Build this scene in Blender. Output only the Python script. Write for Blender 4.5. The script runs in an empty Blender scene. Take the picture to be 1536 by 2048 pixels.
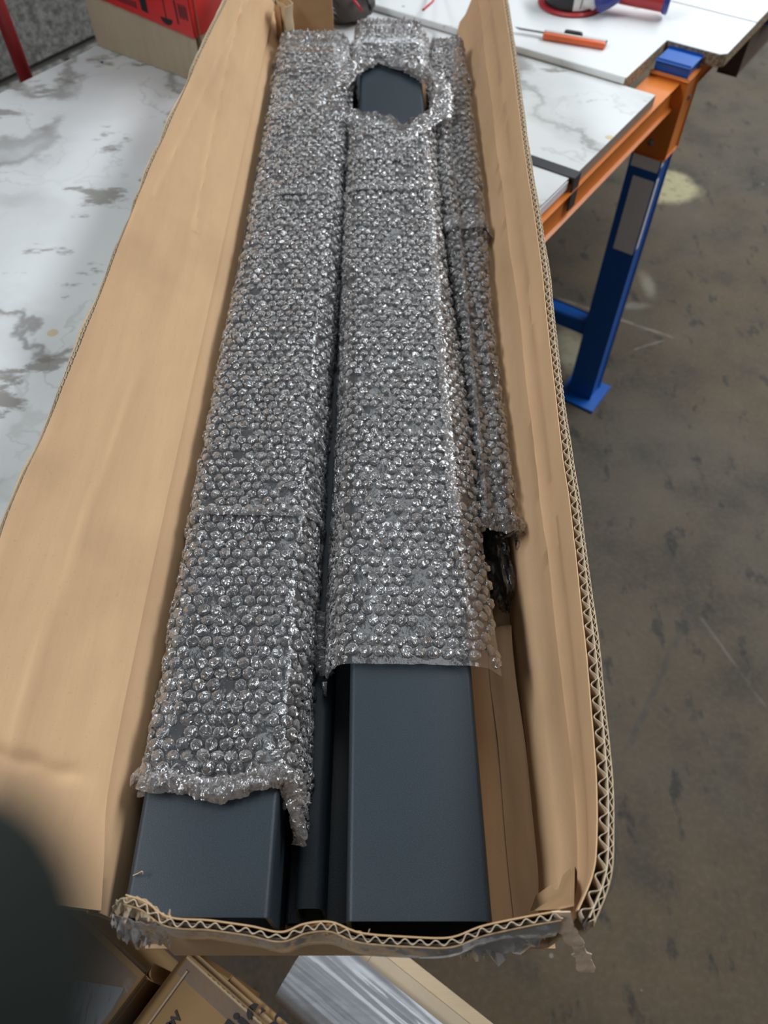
import bpy, bmesh, math, random
import numpy as np
from mathutils import Vector, Matrix, noise

random.seed(7)
rng = np.random.default_rng(11)
SC = bpy.context.scene
COL = SC.collection

# ------------------------------------------------------------------ camera
CAM_H = 1.45                 # camera height above the floor
T = 0.82                     # top of the bench
FPX, PITCH = 1540.0, math.radians(53.7)
cam = bpy.data.cameras.new('camera')
cam.sensor_fit = 'VERTICAL'; cam.sensor_height = 36.0
cam.lens = 36.0 * FPX / 2048
cam.clip_start = 0.004; cam.clip_end = 60
cam.dof.use_dof = True; cam.dof.focus_distance = 0.58; cam.dof.aperture_fstop = 8.4
camo = bpy.data.objects.new('camera', cam); COL.objects.link(camo)
camo.location = (0, 0, CAM_H); camo.rotation_euler = (math.pi/2 - PITCH, 0, 0)
SC.camera = camo

# ------------------------------------------------------------------ light
w = bpy.data.worlds.new('hall_ambient'); SC.world = w; w.use_nodes = True
bg = w.node_tree.nodes['Background']
bg.inputs[0].default_value = (0.86, 0.93, 1.0, 1); bg.inputs[1].default_value = 0.13

def strip(name, loc, sx, sy, power, rot=0.0, col=(0.92, 0.97, 1.0)):
    l = bpy.data.lights.new(name, 'AREA'); l.shape = 'RECTANGLE'
    l.size = sx; l.size_y = sy; l.energy = power; l.color = col
    o = bpy.data.objects.new(name, l); COL.objects.link(o)
    o.location = loc; o.rotation_euler = (0, 0, rot)
    return o
# outer rows: ceiling battens of the hall; weak centre row is added fill
for x, ys, p in ((-2.6, (0.1, 2.3, 4.5), 97), (0.1, (1.9, 4.2), 14), (2.75, (1.5, 3.5, 5.5), 96)):
    for y in ys:
        strip('batten_and_fill_light', (x, y, 3.9), 0.95, 2.0, p, 0.12)

vs = SC.view_settings
SC.display_settings.display_device = 'sRGB'
vs.view_transform = 'Standard'; vs.look = 'None'; vs.gamma = 1.0; vs.use_curve_mapping = False
vs.exposure = 0.0
SC.cycles.transparent_max_bounces = 24

# ------------------------------------------------------------------ helpers
CP, SP = math.cos(PITCH), math.sin(PITCH)
def at(px, py, z):
    """world point seen at photo pixel (px, py) at height z"""
    v = 1024 - py
    D = FPX*SP - v*CP; F = FPX*CP + v*SP
    h = CAM_H - z
    return Vector(((px-768)/D*h, F/D*h, z))

UA = math.radians(34.9)
U = Vector((math.sin(UA), math.cos(UA), 0)); N = Vector((math.cos(UA), -math.sin(UA), 0))
def bench(a, b, z): return U*a + N*b + Vector((0, 0, z))

def tag(o, label=None, cat=None, group=None, kind=None):
    if label: o['label'] = label
    if cat: o['category'] = cat
    if group: o['group'] = group
    if kind: o['kind'] = kind
    return o

def empty(name, loc):
    o = bpy.data.objects.new(name, None); COL.objects.link(o); o.location = loc
    o.empty_display_size = 0.02
    return o

def root_loc(p):
    v = Vector((0, 0, 0))
    while p is not None:
        v = v + p.location; p = p.parent
    return v

def obj(name, verts, faces, m, parent=None, smooth=False, loc=None):
    """world-space verts -> one mesh object under parent (or with its own origin at loc)"""
    off = root_loc(parent) if parent is not None else Vector(loc if loc is not None else (0, 0, 0))
    V = np.asarray([tuple(v) for v in verts], dtype=float) - np.array(off)
    me = bpy.data.meshes.new(name)
    me.from_pydata(V.tolist(), [], [tuple(int(i) for i in f) for f in faces])
    me.update()
    if smooth:
        me.polygons.foreach_set('use_smooth', [True]*len(me.polygons))
    if m is not None: me.materials.append(m)
    o = bpy.data.objects.new(name, me); COL.objects.link(o)
    if parent is not None: o.parent = parent
    else: o.location = off
    return o

def bm_obj(name, bm, m, parent=None, smooth=False, loc=None, sharp=None):
    bm.normal_update()
    V = [v.co.copy() for v in bm.verts]; bm.verts.index_update()
    F = [[v.index for v in f.verts] for f in bm.faces]
    bm.free()
    o = obj(name, V, F, m, parent, smooth, loc)
    if smooth and sharp:
        o.data.set_sharp_from_angle(angle=math.radians(sharp))
    return o

def oriented_box(name, c, ax, ay, az, sx, sy, sz, m, parent=None, bevel=0.0, loc=None, seg=2):
    bm = bmesh.new()
    bmesh.ops.create_cube(bm, size=1.0)
    M = Matrix(((ax.x*sx, ay.x*sy, az.x*sz, c.x), (ax.y*sx, ay.y*sy, az.y*sz, c.y), (ax.z*sx, ay.z*sy, az.z*sz, c.z), (0, 0, 0, 1)))
    for v in bm.verts: v.co = M @ v.co
    if bevel: bmesh.ops.bevel(bm, geom=bm.edges[:], offset=bevel, segments=seg, affect='EDGES', profile=0.5)
    bmesh.ops.recalc_face_normals(bm, faces=bm.faces[:])
    return bm_obj(name, bm, m, parent, smooth=bool(bevel), loc=loc, sharp=40)

Z = Vector((0, 0, 1)); X = Vector((1, 0, 0)); Y = Vector((0, 1, 0))
def box(name, lo, hi, m, parent=None, bevel=0.0, loc=None):
    lo, hi = Vector(lo), Vector(hi); c = (lo+hi)/2; s = hi-lo
    return oriented_box(name, c, X, Y, Z, s.x, s.y, s.z, m, parent, bevel, loc)
def bench_box(name, a0, a1, b0, b1, z0, z1, m, parent=None, bevel=0.0, loc=None):
    return oriented_box(name, bench((a0+a1)/2, (b0+b1)/2, (z0+z1)/2), U, N, Z, a1-a0, b1-b0, z1-z0, m, parent, bevel, loc)

def catmull(pts, n, knots=None):
    P = np.asarray([tuple(p) for p in pts], float)
    if len(P) == 2: return P[0] + (P[1]-P[0])*np.linspace(0, 1, n)[:, None]
    E = np.vstack([2*P[0]-P[1], P, 2*P[-1]-P[-2]])
    d = np.concatenate([[0], np.cumsum(np.linalg.norm(np.diff(P, axis=0), axis=1))]) if knots is None else knots
    q = np.linspace(0, d[-1], n); out = []
    for s in q:
        i = min(max(np.searchsorted(d, s, side='right')-1, 0), len(P)-2)
        t = (s-d[i])/max(d[i+1]-d[i], 1e-9)
        a, b, c, e = E[i], E[i+1], E[i+2], E[i+3]
        out.append(0.5*((2*b)+(-a+c)*t+(2*a-5*b+4*c-e)*t*t+(-a+3*b-3*c+e)*t**3))
    return np.array(out)

def tube(name, pts, r, m, parent=None, n=64, segs=10, loc=None, taper=None, closed_ends=True):
    P = catmull(pts, n); V = []; F = []
    up = np.array([0.0, 0.0, 1.0])
    for i in range(n):
        t = P[min(i+1, n-1)]-P[max(i-1, 0)]; t /= np.linalg.norm(t)
        a = np.cross(t, up)
        if np.linalg.norm(a) < 1e-4: a = np.cross(t, [1.0, 0, 0])
        a /= np.linalg.norm(a); b = np.cross(a, t)
        rr = r if taper is None else r*taper(i/(n-1))
        for k in range(segs):
            th = 2*math.pi*k/segs
            V.append(P[i]+rr*(math.cos(th)*a+math.sin(th)*b))
    for i in range(n-1):
        for k in range(segs):
            k2 = (k+1) % segs
            F.append((i*segs+k, i*segs+k2, (i+1)*segs+k2, (i+1)*segs+k))
    if closed_ends:
        F.append(tuple(range(segs))[::-1]); F.append(tuple((n-1)*segs+k for k in range(segs)))
    return obj(name, V, F, m, parent, True, loc)

def lathe(name, c, axis, prof, m, parent=None, segs=40, loc=None, cap=True):
    """prof: list of (radius, height along axis)"""
    axis = Vector(axis).normalized(); a = axis.orthogonal().normalized(); b = axis.cross(a)
    V = []; F = []
    for r, h in prof:
        for k in range(segs):
            th = 2*math.pi*k/segs
            V.append(Vector(c)+axis*h+(a*math.cos(th)+b*math.sin(th))*r)
    n = len(prof)
    for i in range(n-1):
        for k in range(segs):
            k2 = (k+1) % segs
            F.append((i*segs+k, i*segs+k2, (i+1)*segs+k2, (i+1)*segs+k))
    if cap:
        F.append(tuple(range(segs))[::-1]); F.append(tuple((n-1)*segs+k for k in range(segs)))
    o = obj(name, V, F, m, parent, True, loc); o.data.set_sharp_from_angle(angle=math.radians(35))
    return o

def grid_normals(P):
    dq = np.gradient(P, axis=0); dt = np.gradient(P, axis=1)
    Nn = np.cross(dq, dt); L = np.linalg.norm(Nn, axis=2, keepdims=True); L[L < 1e-12] = 1
    return Nn/L
def sheet(name, P, Nn, d0, d1, m, parent=None, loc=None, smooth=True, keep=None, sharp=38):
    """closed thin sheet between offsets d0 and d1 of the grid P"""
    nq, nt = P.shape[:2]
    d0 = np.broadcast_to(np.asarray(d0, float), (nq, nt)); d1 = np.broadcast_to(np.asarray(d1, float), (nq, nt))
    A = (P+Nn*d0[..., None]).reshape(-1, 3); B = (P+Nn*d1[..., None]).reshape(-1, 3)
    n = nq*nt; F = []
    idx = lambda i, j: i*nt+j
    for i in range(nq-1):
        for j in range(nt-1):
            if keep is not None and not keep[i, j]: continue
            F.append((idx(i, j), idx(i, j+1), idx(i+1, j+1), idx(i+1, j)))
            F.append((n+idx(i, j), n+idx(i+1, j), n+idx(i+1, j+1), n+idx(i, j+1)))
    for i in range(nq-1):
        for j in (0, nt-1):
            F.append((idx(i, j), idx(i+1, j), n+idx(i+1, j), n+idx(i, j)))
    for j in range(nt-1):
        for i in (0, nq-1):
            F.append((idx(i, j), idx(i, j+1), n+idx(i, j+1), n+idx(i, j)))
    o = obj(name, np.vstack([A, B]), F, m, parent, smooth, loc)
    if smooth: o.data.set_sharp_from_angle(angle=math.radians(sharp))
    return o

def smooth01(t): t = min(max(t, 0), 1); return t*t*(3-2*t)
def nz(x, y, z=0.0, s=1.0): return noise.noise(Vector((x*s, y*s, z*s)))

# ------------------------------------------------------------------ materials
class NT:
    def __init__(self, name):
        self.m = bpy.data.materials.new(name); self.m.use_nodes = True
        self.t = self.m.node_tree; self.t.nodes.clear()
        self.out = self.t.nodes.new('ShaderNodeOutputMaterial')
        self.pos = self.n('ShaderNodeNewGeometry').outputs['Position']
    def n(self, kind, **kw):
        nd = self.t.nodes.new(kind)
        for k, v in kw.items(): setattr(nd, k, v)
        return nd
    def link(self, a, b): self.t.links.new(a, b)
    def put(self, sock, v):
        if hasattr(v, 'is_output') or isinstance(v, bpy.types.NodeSocket): self.link(v, sock)
        else: sock.default_value = v
    def math(self, op, a, b=0.0, c=None, clamp=False):
        nd = self.n('ShaderNodeMath', operation=op); nd.use_clamp = clamp
        self.put(nd.inputs[0], a); self.put(nd.inputs[1], b)
        if c is not None: self.put(nd.inputs[2], c)
        return nd.outputs[0]
    def mapping(self, scale=(1, 1, 1), rot=(0, 0, 0), loc=(0, 0, 0), vec=None):
        nd = self.n('ShaderNodeMapping'); self.link(vec or self.pos, nd.inputs[0])
        nd.inputs['Location'].default_value = loc; nd.inputs['Rotation'].default_value = rot; nd.inputs['Scale'].default_value = scale
        return nd.outputs[0]
    def noise(self, scale, detail=4, rough=0.55, vec=None, dist=0.0, col=False):
        nd = self.n('ShaderNodeTexNoise'); self.link(vec or self.pos, nd.inputs['Vector'])
        nd.inputs['Scale'].default_value = scale; nd.inputs['Detail'].default_value = detail
        nd.inputs['Roughness'].default_value = rough; nd.inputs['Distortion'].default_value = dist
        return nd.outputs['Color' if col else 'Fac']
    def voronoi(self, scale, vec=None, feature='F1'):
        nd = self.n('ShaderNodeTexVoronoi', feature=feature); self.link(vec or self.pos, nd.inputs['Vector'])
        nd.inputs['Scale'].default_value = scale
        return nd.outputs['Distance']
    def ramp(self, fac, lo, hi, smooth=True):
        nd = self.n('ShaderNodeMapRange'); nd.interpolation_type = 'SMOOTHSTEP' if smooth else 'LINEAR'; nd.clamp = True
        self.put(nd.inputs['Value'], fac)
        nd.inputs['From Min'].default_value = lo; nd.inputs['From Max'].default_value = hi
        return nd.outputs['Result']
    def mix(self, fac, a, b, blend='MIX'):
        nd = self.n('ShaderNodeMix', data_type='RGBA', blend_type=blend); nd.clamp_factor = True
        self.put(nd.inputs[0], fac)
        for s, v in ((nd.inputs[6], a), (nd.inputs[7], b)):
            if isinstance(v, bpy.types.NodeSocket): self.link(v, s)
            else: s.default_value = (*v, 1) if len(v) == 3 else v
        return nd.outputs[2]
    def bump(self, h, strength=0.3, dist=0.001, normal=None):
        nd = self.n('ShaderNodeBump'); nd.inputs['Strength'].default_value = strength; nd.inputs['Distance'].default_value = dist
        self.link(h, nd.inputs['Height'])
        if normal: self.link(normal, nd.inputs['Normal'])
        return nd.outputs[0]
    def principled(self, col, rough=0.6, metal=0.0, spec=0.5, normal=None, **kw):
        p = self.n('ShaderNodeBsdfPrincipled')
        s = p.inputs['Base Color']
        if isinstance(col, bpy.types.NodeSocket): self.link(col, s)
        else: s.default_value = (*col, 1)
        self.put(p.inputs['Roughness'], rough); p.inputs['Metallic'].default_value = metal
        p.inputs['Specular IOR Level'].default_value = spec
        if normal: self.link(normal, p.inputs['Normal'])
        for k, v in kw.items(): p.inputs[k.replace('_', ' ')].default_value = v
        self.link(p.outputs[0], self.out.inputs[0])
        return p

def plain(name, col, rough=0.5, metal=0.0, spec=0.5, vary=0.12, bump=0.0, scale=60):
    t = NT(name); f = t.noise(scale, 4)
    c = t.mix(f, tuple(x*(1-vary) for x in col), tuple(min(1, x*(1+vary)) for x in col))
    nrm = t.bump(t.noise(scale*6, 3), bump, 0.001) if bump else None
    t.principled(c, rough, metal, spec, nrm); return t.m

def cardboard(name, col, streak=(14, 160, 14), stain=0.25, dirt=(0.30, 0.19, 0.10), bump=0.25):
    t = NT(name)
    fine = t.noise(1.0, 5, 0.6, t.mapping(streak))
    big = t.noise(5.0, 4)
    speck = t.noise(420, 2)
    c = t.mix(fine, tuple(x*0.90 for x in col), tuple(min(1, x*1.08) for x in col))
    c = t.mix(t.math('MULTIPLY', t.ramp(big, 0.48, 0.75), stain), c, dirt)
    c = t.mix(t.math('MULTIPLY', t.ramp(speck, 0.62, 0.75), 0.25), c, tuple(x*0.6 for x in col))
    nrm = t.bump(fine, bump, 0.0012); nrm = t.bump(t.noise(60, 4), 0.25, 0.0015, nrm)
    t.principled(c, 0.78, 0, 0.25, nrm); return t.m

M_KRAFT = cardboard('kraft_inner', (0.67, 0.435, 0.25), streak=(150, 10, 10))
M_KRAFT_END = cardboard('kraft_end', (0.60, 0.39, 0.21), streak=(10, 150, 150))
M_KRAFT_OUT = cardboard('kraft_outer', (0.52, 0.35, 0.20), stain=0.35)
M_FLUTE = cardboard('kraft_fluting', (0.62, 0.50, 0.36), stain=0.1, bump=0.1)
M_RIM = cardboard('kraft_torn', (0.60, 0.47, 0.31), stain=0.3, bump=0.5)
M_CARTON_PALE = cardboard('carton_pale', (0.52, 0.42, 0.30), streak=(25, 25, 6), stain=0.2)
M_CARTON = cardboard('carton_brown', (0.42, 0.26, 0.12), streak=(30, 30, 30), stain=0.35)

def steel():
    t = NT('charcoal_powder_coat')
    grain = t.noise(1500, 2, 0.6); f = t.noise(9, 3)
    c = t.mix(f, (0.019, 0.029, 0.039), (0.024, 0.035, 0.046))
    c = t.mix(t.ramp(grain, 0.45, 0.8), c, (0.044, 0.057, 0.070))
    t.principled(c, 0.40, 0.0, 0.31, t.bump(grain, 0.35, 0.0004)); return t.m
M_STEEL = steel()

def film(name, haze=0.10, edge=0.55, tint=(0.95, 0.95, 0.97), rough=0.12, facet=0.8, sc=420, warm=(0.92, 0.89, 0.88), refl=2.4, power=2.0):
    """thin clear plastic: crumpled into little flat facets that each catch the lamps at their own angle"""
    t = NT(name)
    wv = t.n('ShaderNodeVectorMath', operation='MULTIPLY_ADD'); t.link(t.noise(sc*0.8, 2, 0.5, col=True), wv.inputs[0]); wv.inputs[1].default_value = (2.2/sc,)*3; t.link(t.pos, wv.inputs[2])
    vo = t.n('ShaderNodeTexVoronoi'); vo.inputs['Scale'].default_value = sc; t.link(wv.outputs[0], vo.inputs['Vector'])
    sb_ = t.n('ShaderNodeVectorMath', operation='SUBTRACT'); t.link(vo.outputs['Color'], sb_.inputs[0]); sb_.inputs[1].default_value = (0.5, 0.5, 0.5)
    ge = t.n('ShaderNodeNewGeometry')
    ad = t.n('ShaderNodeVectorMath', operation='MULTIPLY_ADD'); t.link(sb_.outputs[0], ad.inputs[0]); ad.inputs[1].default_value = (facet,)*3; t.link(ge.outputs['Normal'], ad.inputs[2])
    no = t.n('ShaderNodeVectorMath', operation='NORMALIZE'); t.link(ad.outputs[0], no.inputs[0])
    nrm = t.bump(t.noise(sc*1.6, 2, 0.5), 0.5, 0.0006, no.outputs[0])
    fr = t.n('ShaderNodeFresnel'); fr.inputs[0].default_value = 1.52; t.link(nrm, fr.inputs[1])
    lw = t.n('ShaderNodeLayerWeight'); lw.inputs[0].default_value = 0.5
    tr = t.n('ShaderNodeBsdfTransparent'); tr.inputs[0].default_value = (*tint, 1)
    df = t.n('ShaderNodeBsdfDiffuse'); df.inputs[0].default_value = (*warm, 1)
    tl = t.n('ShaderNodeBsdfTranslucent'); tl.inputs[0].default_value = (*warm, 1)
    mw = t.n('ShaderNodeMixShader'); mw.inputs[0].default_value = 0.4; t.link(df.outputs[0], mw.inputs[1]); t.link(tl.outputs[0], mw.inputs[2])
    facing = t.math('POWER', lw.outputs['Facing'], power)
    hz = t.math('MULTIPLY_ADD', facing, edge, haze, clamp=True)
    m1 = t.n('ShaderNodeMixShader'); t.link(hz, m1.inputs[0]); t.link(tr.outputs[0], m1.inputs[1]); t.link(mw.outputs[0], m1.inputs[2])
    gl = t.n('ShaderNodeBsdfGlossy'); gl.inputs['Roughness'].default_value = rough; t.link(nrm, gl.inputs['Normal'])
    m2 = t.n('ShaderNodeMixShader'); t.link(t.math('MULTIPLY', fr.outputs[0], refl, clamp=True), m2.inputs[0])
    t.link(m1.outputs[0], m2.inputs[1]); t.link(gl.outputs[0], m2.inputs[2])
    t.link(m2.outputs[0], t.out.inputs[0]); return t.m
M_FILM = film('bubble_film', haze=0.085, edge=0.26, sc=260, facet=0.13, refl=1.9)
M_BUBBLE = film('bubble_dome', haze=0.035, edge=1.0, sc=430, facet=1.0, rough=0.12, refl=3.6, power=1.4)
M_EDGE = film('bubble_film_bunched', haze=0.15, edge=0.45, sc=420, facet=0.9, rough=0.14, warm=(0.92, 0.86, 0.83))
M_TAPE = film('clear_packing_tape', haze=0.07, edge=0.25, sc=70, facet=0.06, rough=0.22, warm=(0.8, 0.74, 0.70), refl=1.5)
M_STRETCH = film('stretched_tape', haze=0.42, edge=0.3, sc=160, facet=0.3, rough=0.2, warm=(0.92, 0.86, 0.82), refl=1.6)
M_BAG = film('clear_bag', haze=0.03, edge=0.25, sc=120, facet=0.5, rough=0.08)

def marble(name, warm=0.0):
    t = NT(name)
    p = t.mapping((1, 1, 1), (0, 0, 0.5))
    wob = t.noise(5.0, 5, 0.6, p, col=True)
    add = t.n('ShaderNodeVectorMath', operation='MULTIPLY_ADD'); t.link(wob, add.inputs[0]); add.inputs[1].default_value = (0.30, 0.30, 0.0); t.link(p, add.inputs[2])
    v = t.noise(2.6, 2, 0.5, add.outputs[0])
    vein = t.math('SUBTRACT', 1.0, t.ramp(t.math('ABSOLUTE', t.math('SUBTRACT', v, 0.5)), 0.0, 0.030))
    v2 = t.noise(6.5, 2, 0.5, add.outputs[0])
    vein2 = t.math('SUBTRACT', 1.0, t.ramp(t.math('ABSOLUTE', t.math('SUBTRACT', v2, 0.52)), 0.0, 0.016))
    soft = t.math('SUBTRACT', 1.0, t.ramp(t.math('ABSOLUTE', t.math('SUBTRACT', v, 0.5)), 0.0, 0.13))
    msk = t.ramp(t.noise(3.1, 3, 0.5, p), 0.34, 0.58)
    c = t.mix(t.noise(2.0, 3), (0.74, 0.77, 0.78), (0.82, 0.84, 0.84))
    c = t.mix(t.math('MULTIPLY', soft, 0.36), c, (0.50, 0.50, 0.50))
    c = t.mix(t.math('MULTIPLY', t.math('MULTIPLY', vein, msk), 0.80), c, (0.27, 0.26, 0.25))
    c = t.mix(t.math('MULTIPLY', vein2, t.math('MULTIPLY', msk, 0.30)), c, (0.36, 0.35, 0.34))
    # worn dirty scuffs
    d = t.noise(7.5, 6, 0.62, t.mapping((1.0, 2.1, 1), (0, 0, 0.35)))
    c = t.mix(t.math('MULTIPLY', t.ramp(d, 0.585, 0.645), 0.74), c, (0.22, 0.195, 0.17))
    # little yellow drips
    yv = t.math('LESS_THAN', t.voronoi(15.0, t.mapping((1, 1, 0.01))), 0.11)
    yv = t.math('MULTIPLY', yv, t.ramp(t.noise(2.3, 2, 0.5, t.mapping((1, 1, 1), loc=(3.1, 0.4, 0))), 0.56, 0.62))
    c = t.mix(t.math('MULTIPLY', yv, 0.7), c, (0.62, 0.42, 0.06))
    t.principled(c, 0.34, 0, 0.4, t.bump(t.noise(30, 4), 0.05, 0.001)); return t.m
M_MARBLE = marble('marble_laminate')

def white_board():
    t = NT('white_melamine')
    c = t.mix(t.noise(3, 4), (0.80, 0.83, 0.84), (0.86, 0.88, 0.88))
    d = t.noise(16, 5, 0.65, t.mapping((1, 2.2, 1), (0, 0, 0.6)))
    c = t.mix(t.math('MULTIPLY', t.ramp(d, 0.64, 0.72), 0.5), c, (0.25, 0.24, 0.23))
    h = t.math('LESS_THAN', t.voronoi(9.0, t.mapping((1, 1, 0.01))), 0.035)
    c = t.mix(t.math('MULTIPLY', h, 0.75), c, (0.14, 0.14, 0.14))
    t.principled(c, 0.35, 0, 0.4); return t.m
M_WHITE = white_board()

def chip():
    t = NT('chipboard')
    f = t.noise(170, 4, 0.7); c = t.mix(t.ramp(f, 0.35, 0.7), (0.17, 0.12, 0.08), (0.50, 0.38, 0.25))
    t.principled(c, 0.9, 0, 0.2, t.bump(f, 0.6, 0.002)); return t.m
M_CHIP = chip()
M_BAND = plain('tan_edge_band', (0.30, 0.25, 0.205), 0.5, vary=0.15, scale=25)

def floor_mat():
    t = NT('stained_concrete')
    big = t.noise(0.9, 5, 0.6); mid = t.noise(5.0, 6, 0.62); fine = t.noise(90, 4, 0.6)
    c = t.mix(t.ramp(big, 0.35, 0.68), (0.1054, 0.0756, 0.0445), (0.0992, 0.0870, 0.0695))
    c = t.mix(t.math('MULTIPLY', t.ramp(mid, 0.45, 0.70), 0.75), c, (0.0527, 0.0480, 0.0399))
    c = t.mix(t.math('MULTIPLY', t.ramp(mid, 0.48, 0.25), 0.40), c, (0.1488, 0.1080, 0.0655))
    sp = t.noise(13, 5, 0.55, t.mapping((1.7, 0.8, 1), (0, 0, -0.25)))
    c = t.mix(t.math('MULTIPLY', t.ramp(sp, 0.575, 0.68), 0.80), c, (0.0341, 0.0312, 0.0274))
    c = t.mix(t.math('MULTIPLY', t.ramp(fine, 0.4, 0.75), 0.22), c, (0.1860, 0.1560, 0.1197))
    wsp = t.math('LESS_THAN', t.voronoi(7.0, t.mapping((1, 1, 0.01))), 0.03)
    c = t.mix(t.math('MULTIPLY', wsp, 0.6), c, (0.3100, 0.2820, 0.2394))
    # dried cream smears, each with a shape of its own
    def blot(cx, cy, rx, ry, rot, soft, amt, col, seed):
        nonlocal c
        v = t.mapping((1/rx, 1/ry, 0.0), (0, 0, 0), (-cx/rx, -cy/ry, 0))
        wob = t.n('ShaderNodeVectorMath', operation='MULTIPLY_ADD'); t.link(t.noise(9+seed, 4, col=True), wob.inputs[0])
        wob.inputs[1].default_value = (0.9, 0.9, 0); t.link(v, wob.inputs[2])
        s2 = t.n('ShaderNodeVectorMath', operation='SUBTRACT'); t.link(wob.outputs[0], s2.inputs[0]); s2.inputs[1].default_value = (0.45, 0.45, 0)
        L = t.n('ShaderNodeVectorMath', operation='LENGTH'); t.link(s2.outputs[0], L.inputs[0])
        msk = t.math('SUBTRACT', 1.0, t.ramp(L.outputs['Value'], 1-soft, 1.0+soft*0.3))
        grit = t.ramp(t.noise(34+seed, 3), 0.18, 0.5)
        c = t.mix(t.math('MULTIPLY', t.math('MULTIPLY', msk, grit), amt), c, col)
    p = at(1332, 372, 0); blot(p.x, p.y, 0.125, 0.115, 0, 0.35, 0.75, (0.52, 0.47, 0.28), 1)
    p = at(1295, 570, 0); blot(p.x, p.y, 0.026, 0.075, 0, 0.8, 0.42, (0.42, 0.40, 0.31), 2)
    p = at(1270, 612, 0); blot(p.x, p.y, 0.050, 0.022, 0, 0.8, 0.36, (0.40, 0.38, 0.30), 5)
    p = at(1140, 700, 0); blot(p.x, p.y, 0.05, 0.10, 0, 0.7, 0.6, (0.42, 0.39, 0.27), 3)
    # long scratches
    def line(p0, p1, wd, amt, col):
        nonlocal c
        d = (p1-p0).normalized(); n = Vector((-d.y, d.x, 0)); L = (p1-p0).length
        vn = t.n('ShaderNodeVectorMath', operation='DOT_PRODUCT'); t.link(t.pos, vn.inputs[0]); vn.inputs[1].default_value = n
        vd = t.n('ShaderNodeVectorMath', operation='DOT_PRODUCT'); t.link(t.pos, vd.inputs[0]); vd.inputs[1].default_value = d
        o = t.math('ADD', t.math('SUBTRACT', vn.outputs['Value'], n.dot(p0)), t.math('MULTIPLY', t.math('SUBTRACT', t.noise(6, 2), 0.5), wd*2))
        m1 = t.math('SUBTRACT', 1.0, t.ramp(t.math('ABSOLUTE', o), wd*0.3, wd))
        s = t.math('SUBTRACT', vd.outputs['Value'], d.dot(p0))
        m2 = t.math('MULTIPLY', t.ramp(s, 0, L*0.1), t.math('SUBTRACT', 1.0, t.ramp(s, L*0.9, L)))
        c = t.mix(t.math('MULTIPLY', t.math('MULTIPLY', m1, t.math('MULTIPLY', m2, t.ramp(t.noise(25, 3), 0.3, 0.6))), amt), c, col)
    line(at(1398, 1190, 0), at(1225, 1560, 0), 0.010, 0.55, (0.06, 0.058, 0.055))
    line(at(1100, 590, 0), at(1360, 680, 0), 0.008, 0.5, (0.34, 0.30, 0.26))
    line(at(1265, 700, 0), at(1330, 680, 0), 0.005, 0.4, (0.36, 0.33, 0.27))
    line(at(1398, 1230, 0), at(1536, 1420, 0), 0.005, 0.3, (0.26, 0.23, 0.2))
    r = t.math('MULTIPLY_ADD', mid, 0.25, 0.50)
    t.principled(c, r, 0, 0.22, t.bump(t.noise(60, 5), 0.15, 0.002)); return t.m
M_FLOOR = floor_mat()

def block_mat():
    t = NT('grey_block')
    f = t.noise(60, 5, 0.7); g = t.noise(4, 4)
    c = t.mix(t.ramp(f, 0.3, 0.7), (0.13, 0.125, 0.115), (0.36, 0.35, 0.33))
    c = t.mix(t.math('MULTIPLY', t.ramp(g, 0.5, 0.75), 0.4), c, (0.12, 0.11, 0.10))
    t.principled(c, 0.95, 0, 0.15, t.bump(f, 0.8, 0.004)); return t.m
M_BLOCK = block_mat()
M_MORTAR = plain('mortar', (0.17, 0.165, 0.155), 0.95, spec=0.1, bump=0.6)
M_ORANGE = plain('orange_paint', (0.72, 0.20, 0.025), 0.42, spec=0.5, vary=0.10, bump=0.1)
M_BLUE = plain('blue_paint', (0.004, 0.105, 0.46), 0.40, spec=0.5, vary=0.10, bump=0.1)
M_STICKER = plain('white_sticker', (0.86, 0.85, 0.90), 0.5, vary=0.04)
M_REDPOLE = plain('red_paint', (0.30, 0.022, 0.025), 0.45, vary=0.15)
M_REDTAPE = plain('red_tape', (0.66, 0.028, 0.030), 0.28, vary=0.15, bump=0.15)
M_PRINT = plain('black_print', (0.012, 0.011, 0.012), 0.5, vary=0.1)
M_DARKPRINT = plain('dark_red_print', (0.13, 0.02, 0.025), 0.5, vary=0.2)
M_BLACK = plain('black_plastic', (0.014, 0.014, 0.016), 0.35, vary=0.2)
M_DARKSTEEL = plain('dark_strap', (0.055, 0.056, 0.062), 0.4, metal=0.4, vary=0.2)
M_REDPL = plain('red_plastic', (0.45, 0.030, 0.035), 0.32, vary=0.12)
M_BLUEPL = plain('blue_plastic', (0.040, 0.050, 0.25), 0.35, vary=0.12)
M_ORPL = plain('orange_plastic', (0.80, 0.15, 0.045), 0.35, vary=0.1)
M_WHPL = plain('white_plastic', (0.80, 0.78, 0.76), 0.4, vary=0.04)
M_BLADE = plain('blade_steel', (0.30, 0.30, 0.31), 0.35, metal=0.8)
M_REDWIRE = plain('red_wire', (0.62, 0.02, 0.05), 0.4)
M_BLACKWIRE = plain('black_wire', (0.018, 0.019, 0.022), 0.42)
M_TIMBER = plain('brown_timber', (0.095, 0.060, 0.042), 0.75, vary=0.35, scale=18)
M_POUCH = plain('dark_cloth', (0.085, 0.075, 0.07), 0.85, vary=0.35, bump=0.5, scale=30)
M_CRUMB = plain('pale_crumb', (0.75, 0.73, 0.68), 0.7)
M_GLOVE = plain('dark_rubber', (0.018, 0.022, 0.020), 0.8, spec=0.2)
M_LABEL = None
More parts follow.
